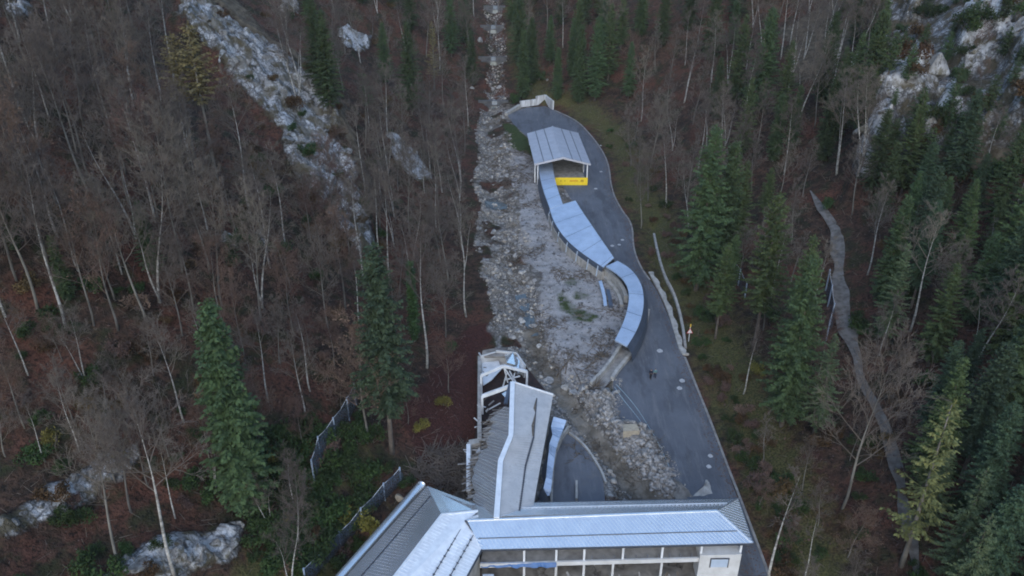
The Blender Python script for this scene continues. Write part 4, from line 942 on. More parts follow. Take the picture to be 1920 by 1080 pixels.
def conifer_mesh(h, rad, bare, seed, nb=6, sp=.46, droop=.30, up=.12, dens=1., shape=.8, gap=0., leaf=1.):
    r = np.random.default_rng(seed); P = []; D = []; N = []; L = []; Wd = []; S0 = []; S1 = []; SR = []
    z = bare*h
    while z < h*.985:
        t = (z-bare*h)/(h*(1-bare)); lim = rad*min(1, .35+t*5)*(1-t)**shape
        n_ = max(3, int(round(nb*(.6+.4*(1-t)))))
        a0 = r.random()*6.3
        for b in range(n_):
            if r.random() < gap: continue
            an = a0+2*np.pi*b/n_+r.normal(0, .25); ln = lim*r.uniform(.62, 1.18)+.18
            d = np.array([math.cos(an), math.sin(an), 0]); zz = z+r.normal(0, .12)
            dr = droop*r.uniform(.6, 1.4)*(1-t*.9); u_ = up+t*.55
            m = max(3, int(ln/.24*dens)); s = (np.arange(m)+r.random(m)*.8)/m; s = s[s < 1]
            pos = d[None]*(ln*s)[:, None]; pos[:, 2] = zz+ln*(u_*s-dr*s**1.6)
            S0.append([0, 0, zz]); S1.append(pos[-1] if len(pos) else d*ln); SR.append(.035+.01*ln)
            side = np.array([-d[1], d[0], 0])
            for sg in (-1, 1, 0):
                k = len(s); dv = d[None]*r.uniform(.45, .9, (k, 1))+side[None]*(sg*r.uniform(.5, 1., (k, 1)))
                dv[:, 2] += r.normal(-.28 if sg else -.75, .2, k); dv = nrm_(dv)
                P.append(pos+r.normal(0, .06, (k, 3))); D.append(dv); N.append(nrm_(np.array([[0, 0, 1.]])+r.normal(0, .45, (k, 3))))
                L.append((.34+.50*(1-s))*r.uniform(.7, 1.25, k)*(.5+.5*min(1, ln/1.6))*leaf*(1 if sg else .75)); Wd.append(r.uniform(.17, .30, k)*leaf)
        z += sp*r.uniform(.8, 1.2)*(1-.35*t)
    k = 14; P.append(np.stack([np.zeros(k), np.zeros(k), h*.97+np.arange(k)*h*.002], 1)); D.append(nrm_(np.stack([r.normal(0, .4, k), r.normal(0, .4, k), np.ones(k)], 1))); N.append(nrm_(r.normal(0, 1, (k, 3)))); L.append(np.full(k, .4)); Wd.append(np.full(k, .1))
    V, Q = diamonds(np.concatenate(P), np.concatenate(D), np.concatenate(N), np.concatenate(L), np.concatenate(Wd))
    V2, Q2 = prisms(S0, S1, SR, np.array(SR)*.3)
    return np.concatenate([V, V2]), np.concatenate([Q, Q2+len(V)])
def trunk_mesh(h, r0, wob, seed, top=.98, k=7, base=-.6):
    r = np.random.default_rng(seed); m = 9; mb = MB(); ph = r.random(2)*6.3
    pts = [Vector((wob*math.sin(ph[0]+2.6*i/m), wob*math.sin(ph[1]+2.1*i/m), base+(h*top-base)*i/(m-1))) for i in range(m)]
    o = pts[0].copy(); pts = [p-Vector((o.x, o.y, 0)) for p in pts]
    mb.tube(pts, [r0*(1.25 if i == 0 else 1)*(1-.9*i/(m-1))+.02 for i in range(m)], k); return mb, pts
def broadleaf_mesh(h, seed, first=.38, spread=.30, nmain=15, leaves=0, multi=1):
    r = np.random.default_rng(seed); T0, T1, A0, A1 = [], [], [], []; S0, S1, B0, B1 = [], [], [], []; LP = []
    def limb(p, d, ln, rad, lev, n_):
        segs = 4 if lev < 2 else 2; q = p.copy(); pts = [q.copy()]
        for i in range(segs):
            d = nrm_(d+r.normal(0, .10+.05*lev, 3)+np.array([0, 0, .10])); q2 = q+d*ln/segs
            ra, rb = rad*(1-.75*i/segs), rad*(1-.75*(i+1)/segs)
            S0.append(q); S1.append(q2); B0.append(ra); B1.append(rb); q = q2; pts.append(q.copy())
        if lev >= 3:
            LP.append(q); return
        for j in range(n_):
            t = r.uniform(.25, 1.); k = min(int(t*segs), segs-1); pp = pts[k]+(pts[k+1]-pts[k])*(t*segs-k)
            ax = nrm_(np.cross(d, r.normal(0, 1, 3))); dd = nrm_(d*r.uniform(.7, 1.1)+ax*r.uniform(.4, .9))
            limb(pp, dd, ln*r.uniform(.36, .6), max(rad*.42, .010), lev+1, (5, 5, 4)[min(lev, 2)])
    trunks = []
    for mm in range(multi):
        ln = h*(1 if mm == 0 else r.uniform(.75, .95)); off = np.array([r.normal(0, .5), r.normal(0, .3), 0])*(mm > 0)
        lean = np.array([r.normal(0, .07), r.normal(0, .07), 0])*(1+mm); pts = []
        for i in range(11):
            z = i/10; pts.append(off+np.array([0, 0, -.6])*(i == 0)+lean*ln*z+np.array([.18*math.sin(z*7+seed), .18*math.cos(z*5+seed), z*ln*.93])*(i > 0))
        rad0 = .0078*ln+.02; trunks.append((pts, [rad0*(1-.97*i/10)*(1-.25*(i > 5)) for i in range(11)]))
        nm = nmain if mm == 0 else nmain//2
        for j in range(nm):
            t = first+(1-first)*((j+r.random()*.8)/nm)*.98; k = min(int(t*10), 9); pp = pts[k]+(pts[k+1]-pts[k])*(t*10-k)
            an = j*2.4+r.normal(0, .4); tt = (t-first)/(1-first)
            dd = nrm_(np.array([math.cos(an), math.sin(an), r.uniform(.55, 1.1)+.8*tt]))
            limb(pp, dd, h*spread*r.uniform(.7, 1.15)*(1-.55*tt), rad0*.42*(1-.6*tt), 0, 6)
    B0_, B1_ = np.maximum(B0, .015), np.maximum(B1, .010)
    V, Q = prisms(S0, S1, B0_, B1_)
    if leaves:
        LP = np.array(LP); i = r.integers(0, len(LP), leaves); P = LP[i]+r.normal(0, .35, (leaves, 3))
        V2, Q2 = diamonds(P, nrm_(r.normal(0, 1, (leaves, 3))), nrm_(r.normal(0, 1, (leaves, 3))), r.uniform(.12, .3, leaves), r.uniform(.07, .16, leaves))
        V, Q = np.concatenate([V, V2]), np.concatenate([Q, Q2+len(V)])
    mb = MB()
    for pts, rad in trunks: mb.tube([Vector(p) for p in pts], rad, 7)
    return mb, V, Q
def data(V, Q, mat, name):
    o = quadmesh(name, V, Q, mat); me = o.data; bpy.data.objects.remove(o); return me
def dataMB(mb, mat, name):
    o = mb.build(name, mat, None, True); me = o.data; bpy.data.objects.remove(o); return me
KIND = {}                                # name -> (height, trunk mesh, crown mesh, object name)
def reg_con(key, nm, h, r0, crown, bark, **k):
    mb, _ = trunk_mesh(h, r0, .10, k.get('seed', 1)); V, Q = conifer_mesh(h, **k)
    KIND[key] = (h, dataMB(mb, M[bark], 'trunk'), data(V, Q, M[crown], 'crown'), nm, M[crown])
reg_con('spruce1', 'spruce_tree', 22, .26, 'spruce', 'sprbark', rad=3.7, bare=.08, seed=11, shape=.62, leaf=.95, dens=1.6)
reg_con('spruce2', 'spruce_tree', 24, .27, 'spruceb', 'sprbark', rad=3.4, bare=.24, seed=12, nb=7, droop=.42, gap=.04, shape=.6, leaf=.95, dens=1.6)
reg_con('spruce3', 'spruce_tree', 20, .24, 'spruce', 'sprbark', rad=2.6, bare=.05, seed=13, nb=8, sp=.40, droop=.34, shape=.5, leaf=.95, dens=1.6)
reg_con('spruce4', 'spruce_tree', 23, .25, 'fir', 'sprbark', rad=3.6, bare=.30, seed=14, nb=6, gap=.14, droop=.22, shape=.6, leaf=.95, dens=1.5)
reg_con('fir1', 'fir_tree', 22, .26, 'fir', 'sprbark', rad=4.0, bare=.10, seed=15, nb=6, sp=.55, droop=.25, gap=.08, shape=.72, leaf=.95, dens=1.6)
reg_con('pale1', 'spruce_tree', 22, .24, 'pale', 'sprbark', rad=4.0, bare=.12, seed=16, nb=6, sp=.70, droop=.18, up=.05, gap=.12, shape=.8, leaf=.85, dens=1.5)
reg_con('larch1', 'larch_tree', 22, .26, 'larch', 'beech', rad=3.6, bare=.20, seed=17, nb=4, sp=.72, droop=.14, gap=.22, dens=.8, shape=.7)
reg_con('larch2', 'larch_tree', 24, .26, 'larch', 'beech', rad=3.6, bare=.55, seed=18, nb=5, sp=.6, droop=.18, gap=.15, dens=.9, shape=.55)
reg_con('pine1', 'pine_tree', 9, .16, 'spruce', 'sprbark', rad=2.3, bare=.12, seed=19, nb=5, sp=.42, droop=.16, gap=.15, shape=.6)
reg_con('column', 'ivy_clad_tree', 17, .22, 'ivy', 'beech', rad=.95, bare=.05, seed=20, nb=7, sp=.30, droop=.8, shape=.25)
def reg_bro(key, nm, h, seed, bark, twig, **k):
    mb, V, Q = broadleaf_mesh(h, seed, **k); KIND[key] = (h, dataMB(mb, M[bark], 'trunk'), data(V, Q, M[twig], 'crown'), nm, M[twig])
reg_bro('beech1', 'beech_tree', 20, 31, 'beech', 'twig', first=.40, spread=.30)
reg_bro('beech2', 'beech_tree', 22, 32, 'birch', 'twig', first=.50, spread=.24, nmain=13)
reg_bro('beech3', 'beech_tree', 18, 33, 'beech', 'twig', first=.30, spread=.36, nmain=17)
reg_bro('beech4', 'beech_tree', 21, 34, 'birch', 'twig', first=.48, spread=.25, nmain=11, multi=2)
reg_bro('beech5', 'beech_tree', 15, 35, 'beech', 'twig', first=.25, spread=.26, nmain=14)
reg_bro('russet1', 'russet_tree', 17, 36, 'beech', 'russet', first=.28, spread=.30, leaves=900)
reg_bro('russet2', 'russet_tree', 12, 37, 'beech', 'russet', first=.15, spread=.36, leaves=1000)
reg_bro('snag', 'dead_tree', 16, 38, 'birch', 'twig', first=.55, spread=.13, nmain=6)
def plant(key, p, h, label, cat='tree', group=None, mat=None, lean=None):
    H_, tm, cm, nm, cmat = KIND[key]; s = h/H_
    e = empty(nm, p, label, cat, group, random.uniform(0, 6.28)); e.scale = (s*random.uniform(.92, 1.1),)*2+(s,)
    if lean: e.rotation_euler = (lean[0], lean[1], e.rotation_euler[2])
    t_ = bpy.data.objects.new('trunk', tm); c_ = bpy.data.objects.new('crown', cm)
    for o in (t_, c_): COL.objects.link(o); o.parent = e
    if mat: c_.material_slots[0].link = 'OBJECT'; c_.material_slots[0].material = M[mat]
    return e
USED = []
def hand(key, bx, by, ty, label, group=None, mat=None):  # a tree standing where its foot is seen, as tall as its top reaches
    p = at(bx, by, -.15); k = (ty-540)/FPX; zt = CAMZ+p.y*(-SP-k*CP)/(CP-k*SP)
    USED.append((bx, by)); return plant(key, p, max(3., zt-p.z), label, 'tree', group, mat)
for a_ in [
 ('spruce3', 470, 962, 566, 'big dense dark spruce standing alone on the lower left slope'),
 ('spruce2', 735, 850, 455, 'tall blue green spruce with a bare lower trunk above the rockfall net'),
 ('column', 778, 640, 490, 'slim ivy covered trunk right of the tall blue green spruce'),
 ('spruce1', 772, 215, 40, 'dark spruce left of the gorge in the upper middle of the picture'),
 ('larch2', 410, 352, 40, 'tall yellow larch with a long bare trunk left of the rock rib', ),
 ('larch2', 372, 330, 60, 'smaller yellow larch just left of the tall one by the rock rib'),
 ('larch1', 815, 170, 40, 'yellowish larch beside the dark spruce left of the gorge'),
 ('spruce1', 290, 520, 375, 'small thin spruce in the middle of the left slope'),
 ('spruce3', 130, 565, 440, 'small dark spruce at the far left of the middle slope'),
 ('spruce3', 30, 470, 360, 'dark bushy spruce at the left edge of the picture'),
 ('pine1', 440, 505, 440, 'low green conifer below the foot of the rock rib'),
 ('spruce3', 215, 40, -60, 'dark spruce at the top edge of the left slope'),
 ('pine1', 690, 205, 140, 'low dark conifer on the slope behind the rock rib'),
 ('pine1', 600, 110, 40, 'low dark conifer near the white crag at the upper middle left'),
 ('spruce1', 973, 130, -30, 'bright green spruce right of the gorge at the top'),
 ('spruce1', 1115, 190, 30, 'spruce behind the road head, right of the white wall'),
 ('spruce3', 1085, 195, 45, 'spruce just left of the one behind the road head'),
 ('fir1', 1140, 150, 5, 'tall fir rising above the two spruces behind the road head'),
 ('spruce1', 1240, 90, -40, 'spruce at the top of the picture above the bare grey beeches'),
 ('spruce3', 1200, 70, -50, 'dense spruce at the top edge, left of another above the beeches'),
 ('fir1', 1378, 200, 25, 'tall fir of the upper right wood, leftmost of the upper fir row'),
 ('spruce1', 1420, 215, 12, 'tall dark spruce in the middle of the upper fir row'),
 ('fir1', 1462, 235, 75, 'fir with layered branches, rightmost of the upper fir row'),
 ('spruce1', 1330, 120, -40, 'dark spruce at the top edge left of the upper fir row'),
 ('spruce3', 1290, 60, -70, 'dark spruce cut by the top edge above the upper wood'),
 ('spruce3', 1612, 250, 20, 'narrow dark spruce at the left foot of the pale cliff'),
 ('fir1', 1590, 210, 60, 'narrow fir left of the dark spruce by the pale cliff'),
 ('spruce1', 1305, 545, 235, 'tall broad spruce right of the ditch beside the road'),
 ('spruce3', 1348, 500, 265, 'tall spruce right behind the broad one beside the road'),
 ('fir1', 1378, 470, 300, 'fir at the right of the tall spruce pair beside the road'),
 ('column', 1303, 540, 425, 'bright green ivy covered trunk at the foot of the broad spruce'),
 ('spruce4', 1362, 575, 440, 'small fir with a bare trunk below the tall spruce pair'),
 ('spruce4', 1412, 660, 360, 'tall mid green spruce with bare lower trunk in the middle right wood'),
 ('spruce1', 1465, 800, 480, 'big green spruce above the leaning pale trunk right of the road'),
 ('fir1', 1476, 700, 440, 'tall fir left of the forest path'),
 ('pale1', 1525, 815, 625, 'spruce with open drooping branches in the middle of the right wood'),
 ('spruce3', 1652, 575, 365, 'dense spruce just right of the forest path'),
 ('pale1', 1655, 650, 455, 'pale tipped spruce standing right of the forest path'),
 ('larch1', 1690, 1062, 752, 'tall yellow green larch in front of the forest path', None, 'larchg'),
 ('pale1', 1775, 1190, 965, 'pale green conifer cut by the bottom edge at the right'),
 ('spruce2', 1800, 905, 640, 'big dark green spruce of the lower right wood'),
 ('spruce1', 1850, 870, 575, 'tall dark spruce right behind the big one of the lower right wood'),
 ('spruce1', 1815, 610, 435, 'rounded green spruce by itself right of the pale tipped one'),
 ('spruce2', 1895, 1060, 870, 'pale grey green spruce at the lower right edge'),
 ('spruce3', 1905, 640, 470, 'dark spruce at the right edge of the middle wood'),
 ('spruce1', 1745, 470, 330, 'spruce below the cliff in the upper right wood'),
 ('spruce3', 1690, 460, 320, 'dark spruce at the foot of the cliff above the path'),
 ('fir1', 1850, 480, 365, 'fir below the pale scree at the right'),
 ('pine1', 1712, 262, 165, 'dark pine growing on the cliff above the white face'),
 ('pine1', 1810, 305, 205, 'dark pine in the middle of the cliff'),
 ('pine1', 1770, 120, 60, 'dark pine on the upper cliff'),
 ('pine1', 1730, 330, 240, 'pine in front of the bluish cliff face'),
 ('pine1', 1850, 215, 140, 'dark pine right of the blocky cliff face'),
 ('pine1', 1665, 140, 60, 'dark pine on the left edge of the upper cliff'),
 ('pine1', 1880, 110, 50, 'dark pine below the topmost cliff face'),
 ('pine1', 1775, 235, 160, 'small pine between the two white cliff faces'),
 ('beech4', 258, 450, 215, 'pair of white trunks on the middle left slope'),
 ('beech2', 110, 447, 180, 'tall pale trunked beech at the far left of the slope'),
 ('beech2', 470, 402, 130, 'slim pale trunk close to the rock rib, right of the larches'),
 ('beech4', 352, 303, 130, 'double pale trunk left of the larches'),
 ('beech2', 508, 505, 270, 'slim beech before the lower end of the rock rib'),
 ('beech3', 165, 330, 60, 'big spreading grey beech on the upper left slope'),
 ('beech2', 582, 735, 560, 'curved bare trunk in the middle of the left slope'),
 ('russet1', 688, 832, 590, 'leaning russet beech left of the tall blue green spruce'),
 ('beech2', 800, 692, 430, 'tall bare pale trunk right of the ivy column'),
 ('snag', 875, 595, 400, 'thin pale trunk at the left edge of the stream bed'),
 ('beech2', 330, 1085, 720, 'big mossy beech in front of the lower white outcrop'),
 ('beech1', 225, 1060, 770, 'leaning beech left of the lower white outcrop'),
 ('beech3', 1578, 955, 650, 'leafless beech standing left of the yellow green larch'),
 ('snag', 1430, 1110, 850, 'pale crooked dead trunk at the bottom right of the road'),
 ('snag', 1508, 1085, 960, 'short pale dead trunk near the bottom right'),
 ('snag', 1393, 740, 600, 'leaning pale dead trunk right of the road edge'),
 ('beech1', 1505, 370, 270, 'bare pale beech at the head of the forest path'),
 ('beech1', 1597, 405, 260, 'bare pale tree below the left end of the cliff'),
 ('beech1', 1380, 330, 205, 'bare grey beech below the upper fir row'),
 ('beech4', 1822, 700, 500, 'bare double trunk between the dark spruces at the right'),
 ('beech1', 1755, 640, 470, 'dark bare beech right of the pale tipped spruce'),
 ('snag', 1840, 510, 400, 'thin bare trunk at the right of the upper wood'),
 ('beech2', 1648, 668, 550, 'bare pale tree standing at the edge of the forest path'),
 ('russet2', 120, 680, 590, 'low russet beech bush on the middle left slope'),
 ('russet1', 1180, 150, 60, 'russet tree among the firs behind the road head'),
]: hand(*a_)
# the crowd of trees between them
def pathd(x, y): return min(math.hypot(x-a, y-b) for a, b in ((1535,385),(1562,440),(1573,500),(1578,560),(1592,640),(1612,700),(1640,780),(1668,850),(1690,930),(1705,1000)))
zones = [ # polygon test, number, spacing, kinds, height range, label
 (lambda x, y: x < 370 and y < 400, 42, 42, 'beech1 beech2 beech3 beech4 russet1 beech1 beech2 beech1', (15, 22), 'bare {} in the crowd on the upper left slope'),
 (lambda x, y: x < 880 and 380 <= y < 640 and not (x > 520 and y < 430), 54, 44, 'beech1 beech2 beech3 beech5 russet1 beech4 beech2 russet1 beech1', (12, 20), 'bare {} in the crowd across the middle left slope'),
 (lambda x, y: x < 560+.2*(1080-y) and 640 <= y < 1160 and not (x < 500 and y > 1000) and not (x < 200 and 870 < y < 1000), 34, 56, 'beech1 beech2 beech5 beech4 beech2 russet1', (8, 14), 'bare {} in the crowd on the lower left slope'),
 (lambda x, y: 680 < x < 915 and 200 < y < 560, 36, 31, 'beech1 beech2 beech5 beech4', (13, 19), 'bare {} between the rock rib and the stream bed'),
 (lambda x, y: 540 < x < 915 and y < 210, 40, 32, 'beech1 beech2 beech5 spruce1 beech4', (13, 20), 'bare {} on the slope above the rock rib, left of the gorge'),
 (lambda x, y: 560 < x < 850 and 600 < y < 800, 8, 50, 'russet2 russet1 russet2', (6, 11), 'rusty {} round the foot of the tall blue green spruce'),
 (lambda x, y: 940 < x < 1180 and y < 190, 32, 30, 'beech1 beech2 spruce1 russet1 spruce3 fir1', (14, 21), '{} in the wood behind the white wall'),
 (lambda x, y: 1165 < x < 1340 and 60 < y < 430 and x > 1165+(y-200)*.15, 34, 34, 'beech1 beech2 beech4 beech5', (13, 19), 'bare {} in the grey stand above the road'),
 (lambda x, y: 1300 < x < 1640 and y < 330, 54, 31, 'beech1 spruce3 beech4 spruce1 beech2 fir1', (13, 20), '{} in the mixed wood left of the cliff'),
 (lambda x, y: 1330 < x < 1640 and 330 < y < 640, 30, 42, 'beech1 beech2 spruce4 fir1 beech5 spruce1', (10, 17), '{} in the mixed wood between the road and the path'),
 (lambda x, y: 1640 < x < 2000 and 360 < y < 700, 32, 46, 'spruce1 spruce3 beech1 fir1 beech2 spruce2', (11, 18), '{} in the mixed wood below the cliff'),
 (lambda x, y: 1400+.06*(y-640) < x < 1600 and 640 < y < 1150, 18, 56, 'beech1 russet1 russet2 beech5 russet2', (6, 13), 'bare {} on the brown bank right of the road'),
 (lambda x, y: 1720 < x < 2050 and 700 < y < 1250, 22, 60, 'pale1 spruce2 beech1 fir1 spruce2', (10, 18), '{} in the dark wood at the lower right'),
 (lambda x, y: 1640 < x < 1930 and y < 350, 26, 38, 'pine1 beech5 pine1 russet2', (3, 6.5), 'small {} clinging to the cliff'),
]
nice = {'beech1': 'upright grey beech', 'beech2': 'slim pale trunked beech', 'beech3': 'spreading grey beech', 'beech4': 'double trunked beech', 'beech5': 'small grey beech', 'russet1': 'russet twigged beech', 'russet2': 'low russet beech',
 'spruce1': 'dark spruce', 'pale1': 'pale green spruce', 'spruce2': 'drooping blue green spruce', 'spruce3': 'dense dark spruce', 'spruce4': 'bare legged spruce', 'fir1': 'mid green fir', 'pine1': 'dark pine'}
for test, num, spc, kinds, hr, lab in zones:
    kinds = kinds.split(); got = 0; xs = (0, 2060)
    for _ in range(9000):
        if got >= num: break
        x, y = random.uniform(-40, 2050), random.uniform(-20, 1240)
        if not test(x, y) or any((x-a)**2+(y-b)**2 < spc*spc for a, b in USED) or pathd(x, y) < 26 or any(360 < y-u < 650 and abs(x-np.interp(y-u, [360, 440, 530, 650], [1520, 1562, 1576, 1595])) < 44 for u in (0, 50, 100, 150)): continue
        if y > 300 and x > 1640 and y < 355: continue
        p = at(x, y, -.15)
        fi = min(p.x-np.interp(p.y, LY, LX), np.interp(p.y, RY, RX)-p.x)
        if fi > -1.0 or p.y > 420: continue
        USED.append((x, y)); k = random.choice(kinds); got += 1
        lb = lab.format(nice[k])
        if k[:5] in ('spruc', 'fir1', 'pine1'): lb = lb.replace('bare dark', 'dark')
        plant(k, p, random.uniform(*hr)*(.8 if k in ('beech5', 'russet2') else 1), lb, 'tree', lb.replace('{}', ''))
# shrubs
def shrub_mesh(seed, n_=900, r0=1.2, leaf=1.):
    r = np.random.default_rng(seed); c = r.normal(0, .5, (9, 3))*[r0, r0, .35*r0]+[0, 0, .75*r0]; i = r.integers(0, 9, n_)
    P = c[i]+nrm_(r.normal(0, 1, (n_, 3)))*(r.random((n_, 1))**.4)*r.uniform(.3, .62, 9)[i][:, None]*r0; P[:, 2] = np.abs(P[:, 2])
    V, Q = diamonds(P, nrm_(r.normal(0, 1, (n_, 3))+[0, 0, .4]), nrm_(r.normal(0, .8, (n_, 3))+[0, 0, .8]), r.uniform(.16, .36, n_)*leaf, r.uniform(.09, .2, n_)*leaf)
    m = 14; e = c[r.integers(0, 9, m)]+r.normal(0, .2, (m, 3)); V2, Q2 = prisms(np.zeros((m, 3))+[0, 0, -.2], e, np.full(m, .035), np.full(m, .012))
    return V, Q, V2, Q2
SH = []
for sd_ in (71, 72, 73):
    V, Q, V2, Q2 = shrub_mesh(sd_); SH.append((data(V, Q, M['bushg'], 'foliage'), data(V2, Q2, M['twig'], 'stems')))
def shrub(p, r_, mat, label, group=None):
    fm, sm = random.choice(SH); e = empty('shrub', p, label, 'shrub', group, random.uniform(0, 6.28)); e.scale = (r_, r_, r_*random.uniform(.8, 1.2))
    f_ = bpy.data.objects.new('foliage', fm); s_ = bpy.data.objects.new('stems', sm)
    for o in (f_, s_): COL.objects.link(o); o.parent = e
    f_.material_slots[0].link = 'OBJECT'; f_.material_slots[0].material = M[mat]
for x, y, r_, mt, lb in [(98, 838, 1.0, 'bushy', 'yellow shrub above the pale rock band at the lower left'), (790, 805, .8, 'bushy', 'bright yellow shrub on the leaf covered slope left of the torn hall'), (708, 888, .5, 'bushy', 'small yellow shrub above the upper end of the long net'),
 (830, 760, 1.0, 'bushy', 'yellow green shrub under the trees left of the torn hall'), (1350, 715, 1.3, 'busho', 'orange brown shrub beside the lower road'), (1418, 700, .9, 'bushy', 'yellow green shrub in the bank right of the walkers'), (225, 860, .5, 'bushy', 'tiny yellow shrub on the rock band at the left'), (1010, 150, 1.8, 'bushg', 'dark green shrub above the white wall'), (965, 195, 1.6, 'bushg', 'round green shrub at the left end of the white wall')]:
    shrub(at(x, y), r_, mt, lb)
def fill(test, num, spc, mats, rr, lab, grp):
    got = 0; pts = []
    for _ in range(6000):
        if got >= num: break
        x, y = random.uniform(-20, 1940), random.uniform(0, 1110)
        if not test(x, y) or any((x-a)**2+(y-b)**2 < spc*spc for a, b in pts): continue
        p = at(x, y); fi = min(p.x-np.interp(p.y, LY, LX), np.interp(p.y, RY, RX)-p.x)
        if fi > -1.6: continue
        pts.append((x, y)); got += 1; mt = random.choice(mats); nm_ = {'bushg': 'green', 'busho': 'orange brown', 'bushy': 'yellow', 'russet': 'red brown'}[mt]
        shrub(p, random.uniform(*rr), mt, nm_+' '+lab, nm_+' '+grp)
fill(lambda x, y: 480 < x < 700 and 810 < y < 1080 and x < 640+(1080-y)*.6, 70, 17, ['bushg']*16+['bushy'], (.8, 1.7), 'shrub in the thicket beside the long rockfall net', 'shrubs of the thicket')
fill(lambda x, y: 1140 < x < 1480 and 230 < y < 1080 and x-np.interp(y, [230, 420, 670, 1000], [1100, 1190, 1290, 1415]) < 90, 85, 19, ['busho', 'bushg', 'bushg', 'russet'], (.5, 1.3), 'shrub on the verge beyond the road', 'shrubs of the road verge')
fill(lambda x, y: x > 1640 and y < 360, 34, 24, ['bushg', 'bushg', 'busho'], (.9, 2.0), 'shrub on the ledges of the cliff', 'shrubs on the cliff')
fill(lambda x, y: 360 < x < 760 and y < 480, 45, 20, ['busho', 'bushg', 'busho'], (.7, 1.6), 'shrub round the rock rib', 'shrubs round the rock rib')
fill(lambda x, y: x < 880 and y > 330 or x > 1420 and y > 350, 150, 30, ['bushg', 'bushg', 'russet', 'busho'], (.5, 1.3), 'low bush under the trees', 'bushes of the forest floor')
# ------------------------------------------------------------------ undergrowth, rubble
def dro_(p): return sdist(p, GX, GY)
r = np.random.default_rng(5); n_ = 34000
x = r.uniform(-100, 110, n_*2); y = r.uniform(28, 300, n_*2)
fi = np.minimum(x-np.interp(y, LY, LX), np.interp(y, RY, RX)-x); k = (fi < -1.5) & (np.abs(x) < .78*y+12); x, y = x[k][:n_], y[k][:n_]; n_ = len(x)
z = hz(x, y); d = nrm_(r.normal(0, 1, (n_, 3))*[1, 1, .55]+[0, 0, .35]); l = r.uniform(.4, 2.4, n_)*r.uniform(.5, 1, n_)
P0 = np.stack([x, y, z-.05], 1); V, Q = prisms(P0, P0+d*l[:, None], r.uniform(.014, .045, n_), r.uniform(.006, .02, n_))
tag(quadmesh('undergrowth', V, Q, M['twig']), kind='stuff')
n_ = 60000; x = r.uniform(-100, 110, n_); y = r.uniform(28, 260, n_); fi = np.minimum(x-np.interp(y, LY, LX), np.interp(y, RY, RX)-x)
k = (fi < -1.2) & (np.abs(x) < .78*y+12) & (fbm(x/6, y/6, 3, 88) > -.05); x, y = x[k], y[k]; n_ = len(x)
P0 = np.stack([x, y, hz(x, y)+r.uniform(0, .35, n_)], 1); V, Q = diamonds(P0, nrm_(r.normal(0, 1, (n_, 3))), nrm_(r.normal(0, .7, (n_, 3))+[0, 0, 1]), r.uniform(.15, .5, n_), r.uniform(.1, .3, n_))
tag(quadmesh('leaf_litter', V, Q, M['russet']), kind='stuff')
def rockverts(r, k):
    bm = bmesh.new(); bmesh.ops.create_icosphere(bm, subdivisions=1, radius=1); V = np.array([v.co[:] for v in bm.verts]); Fc = np.array([[v.index for v in f.verts] for f in bm.faces]); bm.free(); return V, Fc
BV, BF = rockverts(r, 1)
def rocks_at(X, Y, Z, sz, seed):
    r = np.random.default_rng(seed); m = len(X); V = BV[None]*(1+r.normal(0, .2, (m, len(BV), 1)))*r.uniform(.6, 1.25, (m, 1, 3))*sz[:, None, None]
    an = r.random(m)*6.28; c, s = np.cos(an)[:, None], np.sin(an)[:, None]
    V = np.stack([V[..., 0]*c-V[..., 1]*s, V[..., 0]*s+V[..., 1]*c, V[..., 2]*.75], -1)+np.stack([X, Y, Z], 1)[:, None]
    return V.reshape(-1, 3), (np.arange(m)[:, None, None]*len(BV)+BF[None]).reshape(-1, 3)
sel = np.argwhere((debris > .45) & (padm < .3) & (sdist(road_w, GX, GY) < .35) & (GY > 30) & (GY < 300) & (fbm(GX/4.5, GY/7, 3, 95) < .34) & (gully_mud < .6)); n_ = 26000; i = sel[r.integers(0, len(sel), n_)]
X = GX[i[:, 0], i[:, 1]]+r.uniform(-.3, .3, n_); Y = GY[i[:, 0], i[:, 1]]+r.uniform(-.3, .3, n_); kk_ = .5+.5*np.clip(fbm(X/3.5, Y/3.5, 3, 99)*2.2+.4, 0, 1.4); sz = (.05+.22*r.random(n_)**3)*kk_+.32*(r.random(n_) < .018)
sz = np.where((bank[i[:, 0], i[:, 1]] > .4), np.minimum(sz, .05+.16*r.random(n_)), sz)
far = np.argsort(Y+RNG.normal(0, 14, len(Y))); near = np.sort(far[:int(len(far))]); fdark = Y > 207+RNG.normal(0, 12, len(Y)); o_ = np.concatenate([np.where(~fdark)[0], np.where(fdark)[0]]); X, Y, sz = X[o_], Y[o_], sz[o_]
for nm_, ii, mt in (('rubble', slice(0, 11000), 'rock'), ('rubble', slice(11000, 20000), 'block2'), ('rubble', slice(20000, None), 'rubdark')):
    if mt == 'block2': M[mt] = simple('warm pale rubble', (.46, .42, .37), (.26, .23, .20), .95, sc=1.1)
    if mt == 'rubdark': M[mt] = simple('wet dark rubble', (.15, .15, .155), (.07, .068, .07), .8, sc=1.1)
    V, T = rocks_at(X[ii], Y[ii], hz(X[ii], Y[ii])+sz[ii]*.25, sz[ii], 9); tag(quadmesh(nm_, V, T, M[mt]), kind='stuff')
sel = np.argwhere((silt > .3) | (moss > .3)); n_ = 1500; i = sel[r.integers(0, len(sel), n_)]; X = GX[i[:, 0], i[:, 1]]+r.uniform(-.3, .3, n_); Y = GY[i[:, 0], i[:, 1]]+r.uniform(-.3, .3, n_); sz = .06+.25*r.random(n_)**5
V, T = rocks_at(X, Y, hz(X, Y), sz, 10); tag(quadmesh('rubble', V, T, M['rubdark']), kind='stuff')
sel = np.argwhere((bank > .45) & (dro_(road_w) < .8)); n_ = 4200; i = sel[r.integers(0, len(sel), n_)]
